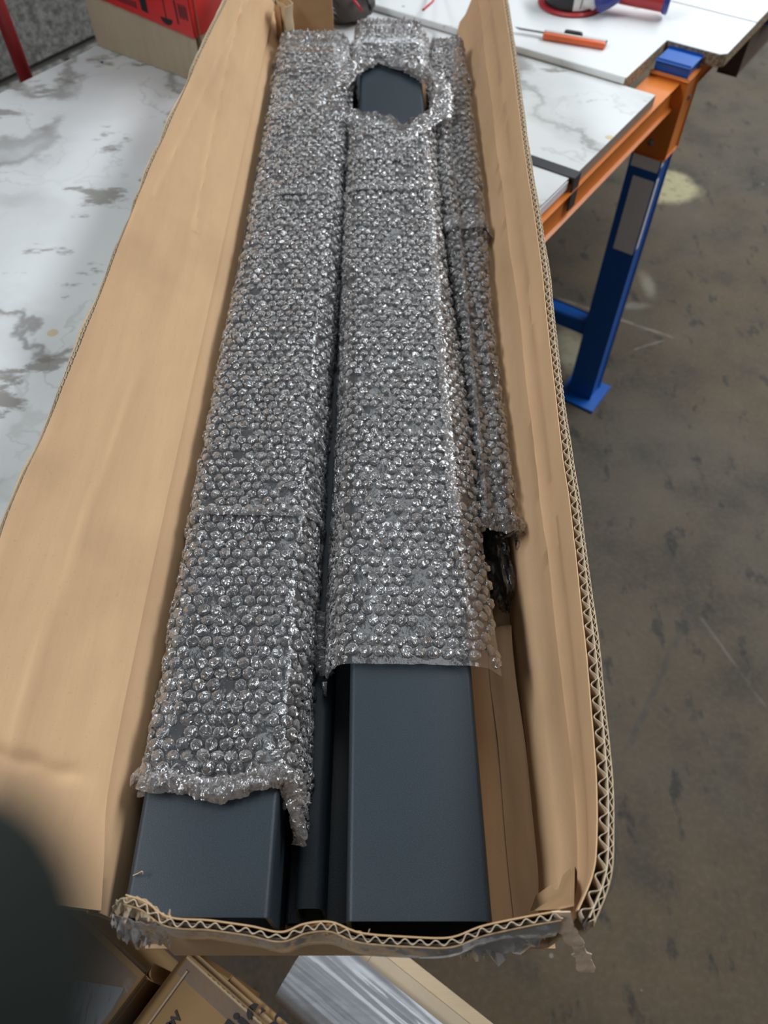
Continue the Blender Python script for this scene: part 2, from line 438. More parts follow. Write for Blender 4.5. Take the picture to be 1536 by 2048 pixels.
def label_mat():
    t = NT('scuffed_paper_label')
    f = t.noise(1.0, 4, 0.6, t.mapping((260, 30, 30), (0, 0, 0.55)))
    c = t.mix(t.math('MULTIPLY', t.ramp(f, 0.52, 0.68), 0.8), (0.52, 0.55, 0.56), (0.10, 0.10, 0.11))
    t.principled(c, 0.4, 0, 0.4); return t.m
M_LABEL = label_mat()
def silver():
    t = NT('silver_poly_film')
    f = t.noise(1.0, 4, 0.6, t.mapping((30, 190, 60), (0, 0, -0.62)))
    c = t.mix(f, (0.24, 0.25, 0.27), (0.33, 0.345, 0.37))
    nrm = t.bump(f, 0.10, 0.001); nrm = t.bump(t.noise(11, 3), 0.30, 0.010, nrm)
    t.principled(c, 0.42, 0.35, 0.5, nrm); return t.m
M_SILVER = silver()

# ================================================================== structure
fl = obj('floor', [(-3.5, -2.5, 0), (5.0, -2.5, 0), (5.0, 7.0, 0), (-3.5, 7.0, 0)], [(0, 1, 2, 3)], M_FLOOR)
tag(fl, 'brown grey stained concrete warehouse floor with dark scuffs', 'floor', kind='structure')

WB = -1.78
wall = empty('wall_back', bench(1.0, WB, 0))
tag(wall, 'grey concrete block wall behind the workbench', 'wall', kind='structure')
bench_box('mortar_bed', -1.6, 3.6, WB-0.14, WB-0.012, 0.0, 2.6, M_MORTAR, wall)
bmesh_block = None
for r in range(13):
    for c in range(-4, 9):
        a0 = c*0.4 + (0.2 if r % 2 else 0.0)
        z0 = r*0.2
        if bmesh_block is None:
            bm = bmesh.new(); bmesh.ops.create_cube(bm, size=1.0)
            for v in bm.verts: v.co = Vector((v.co.x*0.386, v.co.y*0.10, v.co.z*0.186))
            bmesh.ops.bevel(bm, geom=bm.edges[:], offset=0.006, segments=1, affect='EDGES')
            bmesh_block = bpy.data.meshes.new('block'); bm.to_mesh(bmesh_block); bm.free(); bmesh_block.materials.append(M_BLOCK)
        o = bpy.data.objects.new('block', bmesh_block); COL.objects.link(o); o.parent = wall
        p = bench(a0+0.2, WB-0.05+random.uniform(-0.004, 0.004), z0+0.1) - wall.location
        o.location = p; o.rotation_euler = (0, 0, math.atan2(U.y, U.x))

# ================================================================== workbench
wb = empty('workbench', bench(1.47, -0.40, 0))
tag(wb, 'workbench of orange beams and blue uprights with marble laminate boards', 'workbench')
bench_box('beam', -0.40, 1.472, -0.432, -0.390, T-0.066, T-0.021, M_ORANGE, wb, 0.008)
bench_box('beam', 1.532, 2.7, -0.432, -0.390, T-0.066, T-0.021, M_ORANGE, wb, 0.008)
bench_box('beam', -0.40, 2.7, -1.275, -1.235, T-0.082, T-0.021, M_ORANGE, wb, 0.008)
def upright(a, b, sticker=False):
    u = bench_box('upright', a-0.028, a+0.028, b-0.028, b+0.028, 0.006, T+0.004, M_BLUE, wb, 0.004)
    bench_box('post_recess', a-0.020, a+0.020, b-0.020, b+0.020, T+0.0035, T+0.0044, M_BLUE, u)
    bench_box('foot_plate', a-0.062, a+0.05, b-0.05, b+0.055, 0.0, 0.007, M_BLUE, u)
    return u
up = upright(1.50, -0.405)
u2 = upright(1.50, -1.25)
upright(-0.36, -0.40); upright(-0.36, -1.25)
# connector sleeve around the front upright
cb = bench_box('connector', 1.468, 1.532, -0.4375, -0.3725, T-0.160, T-0.016, M_ORANGE, wb, 0.004)
lathe('bolt', bench(1.4685, -0.404, T-0.135), -U, [(0.006, -0.002), (0.006, 0.003), (0.004, 0.004)], M_BLADE, cb, 16)
lathe('bolt', bench(1.515, -0.3725, T-0.06), N, [(0.005, -0.002), (0.005, 0.003), (0.003, 0.004)], M_BLADE, cb, 16)
def sticker(z0, z1, b0):
    bench_box('sticker', 1.4705, 1.4718, b0, -0.3770, z0, z1, M_STICKER, up)
    bench_box('sticker', 1.4705, 1.497, -0.3775, -0.3762, z0+0.004, z1-0.004, M_STICKER, up)
sticker(T-0.190, T-0.161, -0.4325)
sticker(T-0.375, T-0.208, -0.4215)
bench_box('brace', 1.482, 1.518, -1.225, -0.431, 0.190, 0.222, M_BLUE, wb, 0.003)

def board(name, a0, a1, b0, b1, z0, z1, m, label, outline=None, cat='board', core=None):
    """laminate top over a chipboard core, corners given in bench coordinates"""
    pts = outline or [(a0, b0), (a1, b0), (a1, b1), (a0, b1)]
    k = len(pts); base = bench(pts[0][0], pts[0][1], z0)
    r = empty(name, base); tag(r, label, cat)
    def slab(nm, zz0, zz1, mm):
        bm = bmesh.new()
        vs_ = [bm.verts.new(bench(a, b, zz0)) for a, b in pts]
        f = bm.faces.new(vs_); e = bmesh.ops.extrude_face_region(bm, geom=[f])
        for v in [g for g in e['geom'] if isinstance(g, bmesh.types.BMVert)]: v.co.z = zz1
        bmesh.ops.recalc_face_normals(bm, faces=bm.faces[:])
        return bm_obj(nm, bm, mm, r)
    slab('core', z0, z1-0.0012, core or M_CHIP); slab('laminate', z1-0.0012, z1, m)
    return r
board('bench_board', -0.40, 1.044, -1.30, -0.392, T-0.020, T, M_MARBLE, 'large white marble laminate bench top board under the long carton', core=M_BAND)
board('bench_board', 1.066, 1.357, -1.30, -0.388, T-0.020, T, M_MARBLE, 'short marble laminate board between the dark strap and the raised white board', core=M_BAND)
st = empty('strap', bench(1.055, -0.40, T-0.05)); tag(st, 'dark steel strip bent over the joint between two marble boards', 'strip')
bench_box('strip_top', 1.044, 1.066, -1.30, -0.386, T-0.001, T+0.002, M_DARKSTEEL, st)
bench_box('strip_end', 1.044, 1.066, -0.386, -0.383, T-0.052, T+0.002, M_DARKSTEEL, st)
bench_box('edge_tape', 0.90, 1.040, -0.3918, -0.3905, T-0.016, T-0.003, M_STICKER, st)
BT = T+0.012
wbd = board('bench_board', 0, 0, 0, 0, T-0.010, BT, M_WHITE, 'white melamine board with raw chipboard edge notched around the blue upright',
      [(1.360, -1.32), (1.70, -1.32), (1.70, -0.337), (1.546, -0.337), (1.536, -0.347), (1.536, -0.446), (1.360, -0.446)])
bench_box('edge_band', 1.3585, 1.3599, -1.32, -0.448, T+0.001, BT-0.0005, M_WHITE, wbd)
board('bench_board', 0, 0, 0, 0, T-0.010, BT+0.001, M_WHITE, 'white melamine board beyond the fine joint behind the tape dispenser',
      [(1.7015, -1.32), (2.7, -1.32), (2.7, -0.337), (1.7015, -0.337)])
tb = bench_box('timber_rail', 1.74, 2.7, -0.386, -0.350, T-0.100, T-0.0115, M_TIMBER, None, 0.003, loc=bench(2.1, -0.36, T-0.12))
tag(tb, 'dark brown timber rail under the far white board', 'rail')
bl = bench_box('blue_rail', 1.83, 2.7, -0.349, -0.339, T-0.032, T-0.0115, M_BLUE, None, 0.002, loc=bench(2.1, -0.335, T-0.045))
tag(bl, 'bright blue metal rail fixed along the brown timber', 'rail')

pole_p = bench(0.835, -1.352, 0)
po = tube('red_pole', [pole_p, pole_p+Vector((-0.035, 0.03, 1.0)), pole_p+Vector((-0.07, 0.06, 2.0))], 0.0125, M_REDPOLE, None, 12, 20, loc=pole_p)
tag(po, 'red painted metal pole standing behind the marble bench top', 'pole')

# ================================================================== long open carton
ZF = T+0.0005
LC = empty('long_carton', (-0.02, 0.7, ZF))
tag(LC, 'long open kraft cardboard carton holding the wrapped steel posts', 'carton')
box('bottom_panel', (-0.170, 0.074, ZF), (0.122, 1.40, ZF+0.0045), M_KRAFT, LC)

def wall_grid(curves, nq, levels):
    K_ = np.asarray([tuple(p) for p in curves[-1]], float)
    K_ = np.concatenate([[0], np.cumsum(np.linalg.norm(np.diff(K_, axis=0), axis=1))])
    C = [catmull(c, nq, K_) for c in curves]       # each (nq,3)
    P = []
    for i in range(nq):
        P.append(np.array([c[i] for c in C]))
    P = np.array(P)                                 # (nq, ncurves, 3)
    # refine profile linearly
    rows = []
    for j in range(len(curves)-1):
        k = levels[j]
        for s in range(k): rows.append(P[:, j]+(P[:, j+1]-P[:, j])*(s/k))
    rows.append(P[:, -1])
    return np.stack(rows, axis=1)

HW = 0.183                    # wall height
# ---- right wall
rim_px = [(1000, -70), (1007, 0), (1022, 100), (1048, 300), (1078, 500), (1100, 700), (1123, 900), (1138, 1000), (1160, 1200), (1180, 1400), (1192, 1580), (1192, 1690), (1183, 1752), (1152, 1826)]
rim = [at(x, y, T+HW) for x, y in rim_px]
rim.insert(0, Vector((rim[0].x+0.003, 1.46, T+HW)))
ymin = rim[-1].y
def rb(p, z, dx):
    f = min(max((p.y-0.075)/1.3, 0), 1)
    x = 0.113 + 0.010*f
    if p.y < 0.12: x -= (0.12-p.y)*0.12
    return Vector((x+dx, max(p.y, 0.076), z))
def lerp(a, b, f): return a+(b-a)*f
cur = [[rb(p, T+0.004, 0) for p in rim], [rb(p, T+0.035, 0.001) for p in rim], [lerp(rb(p, T+0.056, 0.0035), p, 0.05) for p in rim],
       [lerp(rb(p, T+0.063, 0.011), p, 0.10) for p in rim], [lerp(rb(p, T+0.07, 0.0135), p, 0.42) for p in rim], [lerp(rb(p, T+0.07, 0.0095), p, 0.445) for p in rim], [lerp(rb(p, T+0.07, 0.0130), p, 0.48) for p in rim], [lerp(rb(p, T+0.07, 0.015), p, 0.68) for p in rim], [lerp(rb(p, T+0.07, 0.0115), p, 0.70) for p in rim], rim]
NQ = 1500
P = wall_grid(cur, NQ, [2, 2, 2, 2, 1, 1, 2, 1, 4])
for i in range(NQ):
    yy = P[i, 0, 1]
    for j in range(1, P.shape[1]-1):
        P[i, j, 0] += 0.0014*nz(yy*9, j*0.35, 3.1)+0.0006*nz(yy*45, j*0.8, 8.8)
    P[i, -1, 2] += 0.0010*nz(yy*30, 0, 5.5)+0.0005*nz(yy*160, 0, 1.5)
Nn = grid_normals(P)
if Nn[NQ//2, 5, 0] < 0: Nn = -Nn                     # outward = +x
arc = np.concatenate([[0], np.cumsum(np.linalg.norm(np.diff(P[:, -1], axis=0), axis=1))])
# thickness: boards are squeezed at the far end, splayed at the near end
sp = np.clip(1.0+0.25*np.clip((0.45-P[:, 0, 1])/0.3, 0, 1), 0, 2)[:, None]
rw = sheet('side_wall', P[::3], Nn[::3], 0.0, 0.0007, M_KRAFT, LC)
ph = 2*math.pi*arc/0.0100
fl1 = (0.0031+0.0019*np.sin(ph+0.5*np.sin(arc*37)))[:, None]*sp
sheet('fluting', P[:, -5:], Nn[:, -5:], fl1, fl1+0.0005, M_FLUTE, rw)
sheet('middle_liner', P[::3, -5:], Nn[::3, -5:], (0.0052*sp)[::3], (0.0057*sp)[::3], M_FLUTE, rw)
fl2 = (0.0066+0.0008*np.sin(2*math.pi*arc/0.0062))[:, None]*sp
sheet('fluting', P[:, -5:], Nn[:, -5:], fl2, fl2+0.0004, M_FLUTE, rw)
Po = P.copy()
for i in range(NQ): Po[i, -1, 2] += -0.0025+0.0030*nz(P[i, -1, 1]*14, 0, 2.2)
sheet('outer_liner', Po[::3], Nn[::3], (0.0078*sp)[::3], (0.0084*sp)[::3], M_RIM, rw)

# ---- left wall: folded low and laid open
lrim_px = [(470, -40), (455, 0), (410, 90), (352, 220), (282, 380), (216, 550), (151, 715), (91, 860), (32, 990)]
lrim = [at(x, y, T+HW) for x, y in lrim_px]
lrim.insert(0, Vector((lrim[0].x+0.004, 1.42, T+HW)))
lrim += [Vector((-0.270, 0.28, T+HW)), Vector((-0.272, 0.21, T+HW)), Vector((-0.268, 0.150, T+HW-.001)), Vector((-0.255, 0.110, T+HW-.004)), Vector((-0.240, 0.082, T+HW-.008))]
def lb(p, z, dx):
    f = min(max((p.y-0.08)/1.3, 0), 1)
    return Vector((-0.168+0.010*f+dx, max(p.y, 0.080), z))
def lcrease(p):
    x = -0.1890 + 0.006*min(max((p.y-0.4)/0.9, 0), 1)
    if p.y < 0.16: x += (0.16-p.y)*0.16
    return Vector((x, p.y, T+0.100))
cur = [[lb(p, T+0.004, 0) for p in lrim], [lb(p, T+0.055, -0.004) for p in lrim], [lb(p, T+0.078, -0.0075) for p in lrim],
       [lcrease(p)+Vector((-0.0005, 0, -0.004)) for p in lrim], [lcrease(p)+Vector((0.0028, 0, 0.004)) for p in lrim],
       [lerp(lcrease(p), p, 0.35)+Vector((0, 0, 0.002)) for p in lrim], [lerp(lcrease(p), p, 0.7) for p in lrim], lrim]
NQ = 1500
P = wall_grid(cur, NQ, [2, 2, 2, 1, 10, 10, 10])
crz = 0.162
for i in range(NQ):
    yy = P[i, -1, 1]
    for j in range(1, P.shape[1]-1):
        t_ = j/(P.shape[1]-1)
        dz = 0.0018*nz(yy*5, t_*4, 7.1)+0.0006*nz(yy*30, t_*9, 2.4)
        # transverse score near the end and a long soft crease
        dz -= 0.0048*smooth01((t_-0.22)/0.25)*math.exp(-((P[i, j, 1]-crz-0.008*nz(t_*6, 0, 1))/0.006)**2)
        dz += 0.0016*math.exp(-((t_-0.58-0.22*(0.40-yy))/0.016)**2)*(1 if yy < 0.48 else max(0, 1-(yy-0.48)/0.08))
        if yy > 0.75: dz += 0.0024*math.exp(-((t_-0.55-0.55*(yy-0.95))/0.02)**2)+0.0016*math.exp(-((t_-0.80+0.35*(yy-0.95))/0.015)**2)
        P[i, j, 2] += dz
    P[i, -1, 2] += 0.0010*nz(yy*30, 0, 9.5)
Nn = grid_normals(P)
if Nn[NQ//2, 12, 2] > 0: Nn = -Nn                    # outward = away from the opening
arc = np.concatenate([[0], np.cumsum(np.linalg.norm(np.diff(P[:, -1], axis=0), axis=1))])
lw_ = sheet('side_wall', P[::2], Nn[::2], 0.0, 0.0007, M_KRAFT, LC)
fl1 = (0.0024+0.0016*np.sin(2*math.pi*arc/0.0085+0.6*np.sin(arc*41)))[:, None]
sheet('fluting', P[:, -7:], Nn[:, -7:], fl1, fl1+0.0005, M_FLUTE, lw_)
sheet('middle_liner', P[::3, -7:], Nn[::3, -7:], 0.0044, 0.0049, M_FLUTE, lw_)
fl2 = (0.0058+0.0008*np.sin(2*math.pi*arc/0.0062))[:, None]
sheet('fluting', P[:, -7:], Nn[:, -7:], fl2, fl2+0.0004, M_FLUTE, lw_)
Po = P.copy()
for i in range(NQ): Po[i, -1, 0] -= 0.001+0.002*nz(P[i, -1, 1]*12, 0, 4.2)
sheet('outer_liner', Po[::3], Nn[::3], 0.0070, 0.0076, M_RIM, lw_)

# ---- near end wall, crushed and taped
erim_px = [(252, 1788), (292, 1802), (338, 1832), (420, 1839), (500, 1850), (562, 1862), (608, 1846), (662, 1842), (722, 1864), (820, 1872), (900, 1873), (965, 1850), (1050, 1832), (1122, 1819)]
erim = [at(x, y, T+HW-.004) for x, y in erim_px]
ebot = [Vector((min(max(p.x*1.08, -0.166), 0.112), 0.0745, T+0.004)) for p in erim]
cur = [ebot, [lerp(b, p, 0.5) for b, p in zip(ebot, erim)], erim]
NQ = 420
P = wall_grid(cur, NQ, [5, 6])
for i in range(NQ): P[i, -1, 2] += 0.0010*nz(P[i, -1, 0]*60, 0, 3.7)
Nn = grid_normals(P)
if Nn[NQ//2, 5, 1] > 0: Nn = -Nn                     # outward = towards -y
arc = np.concatenate([[0], np.cumsum(np.linalg.norm(np.diff(P[:, -1], axis=0), axis=1))])
ew = sheet('end_wall', P[::2], Nn[::2], 0.0, 0.0007, M_KRAFT_END, LC)
amp = np.array([0.0013+0.0005*nz(s*30, 0, 1.7) for s in arc])
fl1 = (0.0023+amp*np.sin(2*math.pi*arc/0.0078+0.8*np.sin(arc*50)))[:, None]
sheet('fluting', P, Nn, fl1, fl1+0.0005, M_FLUTE, ew)
Po = P.copy()
for i in range(NQ):
    Po[i, -1, 2] -= 0.002+0.003*abs(nz(P[i, -1, 0]*25, 0, 6.1))
sheet('outer_liner', Po[::2], Nn[::2], 0.0042, 0.0048, M_KRAFT_OUT, ew)
# second ply and stretched clear tape across the outside
Pt = P[:, -4:].copy()
for i in range(NQ):
    x_ = P[i, 0, 0]; yr = P[i, -1, 1]
    for j in range(4):
        Pt[i, j, 1] = yr-0.0062-0.0012*nz(x_*30, j*0.5, 4.4)-0.0025*max(0, nz(x_*14, j*0.2, 9.1))+(0.006 if j == 0 else 0)
        Pt[i, j, 2] = P[i, -1, 2]-0.003-(3-j)*0.0125+0.002*nz(x_*22, j, 2.0)
    Pt[i, -1, 1] += 0.004
G_ = grid_normals(Pt)
sheet('clear_tape', Pt[::2], G_[::2], 0, 0.0002, M_STRETCH, ew)
# ragged tape and paper rags under the end wall
def rag(name, pts_px, m, parent, rows=5, wav=0.004, seed=0):
    """ragged strip: pts_px list of (px_top, py_top, z_top, px_bottom, py_bottom, z_bottom)"""
    n = 26
    A = catmull([at(a, b, c) for a, b, c, *_ in pts_px], n); B = catmull([at(d, e, f) for *_, d, e, f in pts_px], n)
    G = np.zeros((n, rows, 3))
    for i in range(n):
        for j in range(rows):
            t_ = j/(rows-1)
            q = A[i]*(1-t_)+B[i]*t_
            G[i, j] = q + np.array([0, wav*nz(i*0.5, j*0.9, seed), wav*0.8*nz(i*0.6, j*0.7, seed+3)])*(0.3+t_)
            if j == rows-1: G[i, j] += np.array([0, 0.3*wav, 1.0*wav*nz(i*1.7, 0, seed+9)])
    return sheet(name, G, grid_normals(G), 0, 0.0004, m, parent)
ZR = T+HW-.004
rag('tape_rag', [(860, 1893, ZR-.03, 850, 1908, ZR-.045), (930, 1890, ZR-.03, 935, 1912, ZR-.05), (1000, 1872, ZR-.03, 1035, 1918, ZR-.06), (1060, 1856, ZR-.02, 1075, 1893, ZR-.05), (1100, 1845, ZR-.015, 1105, 1858, ZR-.025)], M_STRETCH, ew, 6, 0.005, 1)
rag('paper_rag', [(890, 1896, ZR-.05, 893, 1905, ZR-.055), (930, 1898, ZR-.05, 935, 1920, ZR-.06), (970, 1896, ZR-.05, 975, 1913, ZR-.06), (1000, 1890, ZR-.05, 1003, 1897, ZR-.055)], M_RIM, ew, 4, 0.004, 5)
rag('tape_rag', [(225, 1828, ZR-.02, 222, 1850, ZR-.03), (245, 1835, ZR-.01, 250, 1885, ZR-.04), (290, 1848, ZR-.01, 292, 1893, ZR-.04), (340, 1855, ZR-.01, 342, 1888, ZR-.04)], M_STRETCH, ew, 6, 0.006, 8)
rag('paper_rag', [(232, 1800, ZR, 222, 1832, ZR-.012), (262, 1795, ZR, 258, 1838, ZR-.012), (290, 1800, ZR, 300, 1845, ZR-.01), (335, 1836, ZR-.001, 345, 1850, ZR-.006)], M_RIM, ew, 5, 0.005, 12)
rag('paper_rag', [(600, 1852, ZR-.004, 590, 1868, ZR-.01), (640, 1848, ZR-.003, 640, 1872, ZR-.01), (690, 1856, ZR-.003, 700, 1874, ZR-.01), (730, 1868, ZR-.003, 740, 1876, ZR-.008)], M_KRAFT_OUT, ew, 5, 0.004, 15)
# dangling torn strip at the corner
G = []
S = catmull([at(1122, 1822, ZR), at(1131, 1852, ZR-.015), at(1147, 1880, ZR-.03), at(1160, 1900, ZR-.045), at(1168, 1922, ZR-.058), at(1173, 1942, ZR-.072)], 26)
for i in range(26):
    wd = 0.0048*(1.0+0.35*nz(i*0.5, 0, 2.2))*(0.75 if 12 < i < 17 else 1.0)
    row = []
    for j in range(4):
        s_ = (j/3-0.5)*2*wd
        row.append(S[i]+np.array([s_, 0.002*nz(i*0.4, j, 1.0), 0.0015*nz(i*0.7, j, 5)]))
    G.append(row)
M_SHRED = plain('pinkish_torn_paper', (0.74, 0.55, 0.40), 0.8, spec=0.2, vary=0.2, bump=0.4)
G = np.array(G); sheet('torn_strip', G, grid_normals(G), 0, 0.0007, M_SHRED, ew)
# corner gusset folded inside at the near right
g = [at(1122, 1818, ZR), at(1148, 1812, ZR-.002), at(1150, 1728, T+0.09), at(1112, 1762, T+0.06), at(1072, 1790, T+0.045), at(1060, 1822, T+0.03)]
cen = at(1118, 1790, T+0.07)
V = g+[cen]; V2 = [v+Vector((0.0008, -0.0008, 0)) for v in V]
k = len(g)
obj('corner_gusset', V, [(i, i+1, k) for i in range(k-1)]+[(k-1, 0, k)], M_KRAFT_END, LC, True)
# tape over the near right outer corner
rag('clear_tape', [(1222, 1560, ZR, 1228, 1570, ZR-.03), (1228, 1650, ZR, 1234, 1668, ZR-.03), (1229, 1720, ZR, 1234, 1735, ZR-.03), (1205, 1790, ZR, 1212, 1806, ZR-.03), (1165, 1850, ZR, 1170, 1862, ZR-.03)], M_TAPE, rw, 5, 0.003, 21)
# inner flap lying on the floor along the right wall
G = []
for i in range(60):
    yy = 0.085+i/59*0.24
    row = []
    for j in range(8):
        t_ = j/7
        row.append((0.094+0.020*t_+0.004*nz(yy*9, 0, 2), yy, ZF+0.006+0.010*math.sin(t_*math.pi*0.55)**1.5+0.0015*nz(yy*20, t_*3, 4)))
    G.append(row)
G = np.array(G); sheet('floor_flap', G, grid_normals(G), 0, -0.0012, M_KRAFT, LC)
# torn far end panel
V = [Vector((-0.150, 1.392, ZF)), Vector((-0.086, 1.398, ZF)), Vector((-0.083, 1.400, T+0.09)), Vector((-0.086, 1.402, T+0.145)), Vector((-0.152, 1.396, T+0.148)), Vector((-0.155, 1.394, T+0.07))]
V2 = [v+Vector((0, 0.005, 0)) for v in V]; k = len(V)
obj('end_wall', V+V2, [tuple(range(k)), tuple(range(2*k-1, k-1, -1))]+[(i, k+i, k+(i+1) % k, (i+1) % k) for i in range(k)], M_KRAFT_END, LC)
for s_ in range(4):      # torn plies hanging at the far left corner
    x0 = -0.150-0.004*s_
    G = np.zeros((10, 6, 3))
    for i in range(10):
        for j in range(6):
            yy = 1.30+0.012*s_+0.010*j+0.004*nz(i*0.7, j, s_)
            G[i, j] = (x0+0.010*math.sin(j*0.9+s_)+0.003*nz(i*0.5, j*0.6, s_+4), yy, T+0.055+0.010*i-0.004*s_+0.004*nz(j*1.3, s_, 2))
    sheet('torn_ply', G, grid_normals(G), 0, 0.0008, M_KRAFT_OUT if s_ % 2 else M_RIM, LC)

# ================================================================== steel posts
def post(name, x0, x1, z0, z1, y0, y1, yaw, label, rad=0.0045, th=0.003, group=None, cat='post'):
    def ring(ins):
        out = []; r = max(rad-ins, 0.0008)
        for cx, cz, a0 in ((x1-ins-r, z1-ins-r, 0), (x0+ins+r, z1-ins-r, 90), (x0+ins+r, z0+ins+r, 180), (x1-ins-r, z0+ins+r, 270)):
            for s_ in range(6):
                an = math.radians(a0+s_*18); out.append((cx+r*math.cos(an), cz+r*math.sin(an)))
        return out
    R0, R1 = ring(0), ring(th); k = len(R0)
    cx = (x0+x1)/2; V = []; F = []
    def pt(x, y, z):
        dy = y-y0
        return Vector((x-math.tan(yaw)*dy, y, z))
    for ins, R, ys in ((0, R0, (y0, y0+0.0006, y1)), (1, R1, (y0, y0+0.0006, y1))):
        for yv in ys:
            for x, z in R: V.append(pt(x, yv, z))
    for s in range(2):
        for i in range(k):
            j = (i+1) % k
            F.append((s*k+i, s*k+j, (s+1)*k+j, (s+1)*k+i)); F.append((3*k+s*k+j, 3*k+s*k+i, 3*k+(s+1)*k+i, 3*k+(s+1)*k+j))
    for i in range(k):
        j = (i+1) % k
        F.append((i, 3*k+i, 3*k+j, j)); F.append((2*k+j, 5*k+j, 5*k+i, 2*k+i))
    o = obj(name, V, F, M_STEEL, None, True, loc=(cx, y0, z0)); o.data.set_sharp_from_angle(angle=math.radians(35))
    tag(o, label, cat, group); return o
PB = ZF+0.0065
post('steel_post', -0.162, -0.0705, PB, T+0.100, 0.0795, 1.255, 0.0025, 'charcoal square steel post against the laid-open left flap of the carton')
post('steel_post', -0.0235, 0.0670, PB, T+0.100, 0.0775, 1.29, 0.0105, 'charcoal square steel post with a bare top showing through the torn hole')
post('steel_rail', -0.0600, -0.0400, PB+0.013, T+0.062, 0.0905, 1.20, 0.0, 'thin charcoal steel rail low in the gap between two posts', rad=0.007, th=0.002, cat='rail')
post('dark_filler_bar', -0.0698, -0.0242, PB-0.002, PB+0.012, 0.088, 1.37, 0.004, 'flat charcoal filler bar added to darken the gap under the thin rail', rad=0.002, th=0.0015, cat='bar')  # added bar, no known part; keeps the gap between the posts black
post('steel_rail', 0.0775, 0.1105, PB, T+0.076, 0.405, 1.33, 0.006, 'charcoal steel rail sleeved in bubble wrap beside the right carton wall', th=0.002, cat='rail')

# ================================================================== bubble wrap
def smooth01(t): t = min(max(t, 0), 1); return t*t*(3-2*t)
class Sleeve:
    def __init__(self, keys, seed, rough, ridges=()):
        self.keys = keys; self.seed = seed; self.rough = rough; self.ridges = ridges; self.cache = {}
    def prof(self, y):
        ky = round(y, 3)
        if ky in self.cache: return self.cache[ky]
        K = self.keys
        if ky <= K[0][0]: pts = np.array(K[0][1])
        elif ky >= K[-1][0]: pts = np.array(K[-1][1])
        else:
            for a, b in zip(K[:-1], K[1:]):
                if a[0] <= ky <= b[0]:
                    f = smooth01((ky-a[0])/(b[0]-a[0])); pts = np.array(a[1])*(1-f)+np.array(b[1])*f; break
        c = catmull([(p[0], 0, p[1]) for p in pts], 60)[:, [0, 2]]
        d = np.concatenate([[0], np.cumsum(np.linalg.norm(np.diff(c, axis=0), axis=1))])
        self.cache[ky] = (c, d); return c, d
    def width(self, y): return self.prof(y)[1][-1]
    def raw(self, s, y):
        c, d = self.prof(y)
        q = s*d[-1]
        x = np.interp(q, d, c[:, 0]); z = np.interp(q, d, c[:, 1])
        return x, z
    def pt(self, s, y):
        x, z = self.raw(s, y)
        x2, z2 = self.raw(min(s+0.02, 1), y); x1, z1 = self.raw(max(s-0.02, 0), y)
        tx, tz = x2-x1, z2-z1; L = math.hypot(tx, tz) or 1
        nx, nz_ = -tz/L, tx/L
        d = self.rough*(0.0012*nz(s*5, y*22, self.seed)+0.0009*nz(s*14, y*60, self.seed+4)+0.0005*nz(s*40, y*170, self.seed+7))
        for (y0, sl, amp, wd) in self.ridges:
            d += amp*math.exp(-((y-y0-sl*(s-0.5)-0.004*nz(s*6, y0*9, 1))/wd)**2)
        return np.array([x+nx*d, y, T+z+nz_*d])

BUB = []
def make_bubble_meshes():
    for v in range(10):
        r_ = random.Random(40+v); segs = 10; V = []; F = []
        for (rr, zz, jr, jz) in ((1.0, 0.0, 0.04, 0.0), (1.02, 0.66, 0.07, 0.10), (0.76, 0.98, 0.14, 0.16)):
            for k in range(segs):
                th = 2*math.pi*k/segs
                q = rr*(1+r_.uniform(-jr, jr))
                V.append((q*math.cos(th), q*math.sin(th), max(0, zz+r_.uniform(-jz, jz))))
        V.append((r_.uniform(-.15, .15), r_.uniform(-.15, .15), 0.80+r_.uniform(-.3, .2)))
        for i in range(2):
            for k in range(segs):
                k2 = (k+1) % segs
                F.append((i*segs+k, i*segs+k2, (i+1)*segs+k2, (i+1)*segs+k))
        for k in range(segs): F.append((2*segs+k, 2*segs+(k+1) % segs, 3*segs))
        me = bpy.data.meshes.new('bubble'); me.from_pydata(V, [], F); me.materials.append(M_BUBBLE)
        me.polygons.foreach_set('use_smooth', [True]*len(me.polygons)); me.update()
        BUB.append((me, np.array(V), F))
make_bubble_meshes()

def in_poly(x, y, poly):
    c = False; j = len(poly)-1
    for i in range(len(poly)):
        xi, yi = poly[i]; xj, yj = poly[j]
        if (yi > y) != (yj > y) and x < (xj-xi)*(y-yi)/(yj-yi)+xi: c = not c
        j = i
    return c

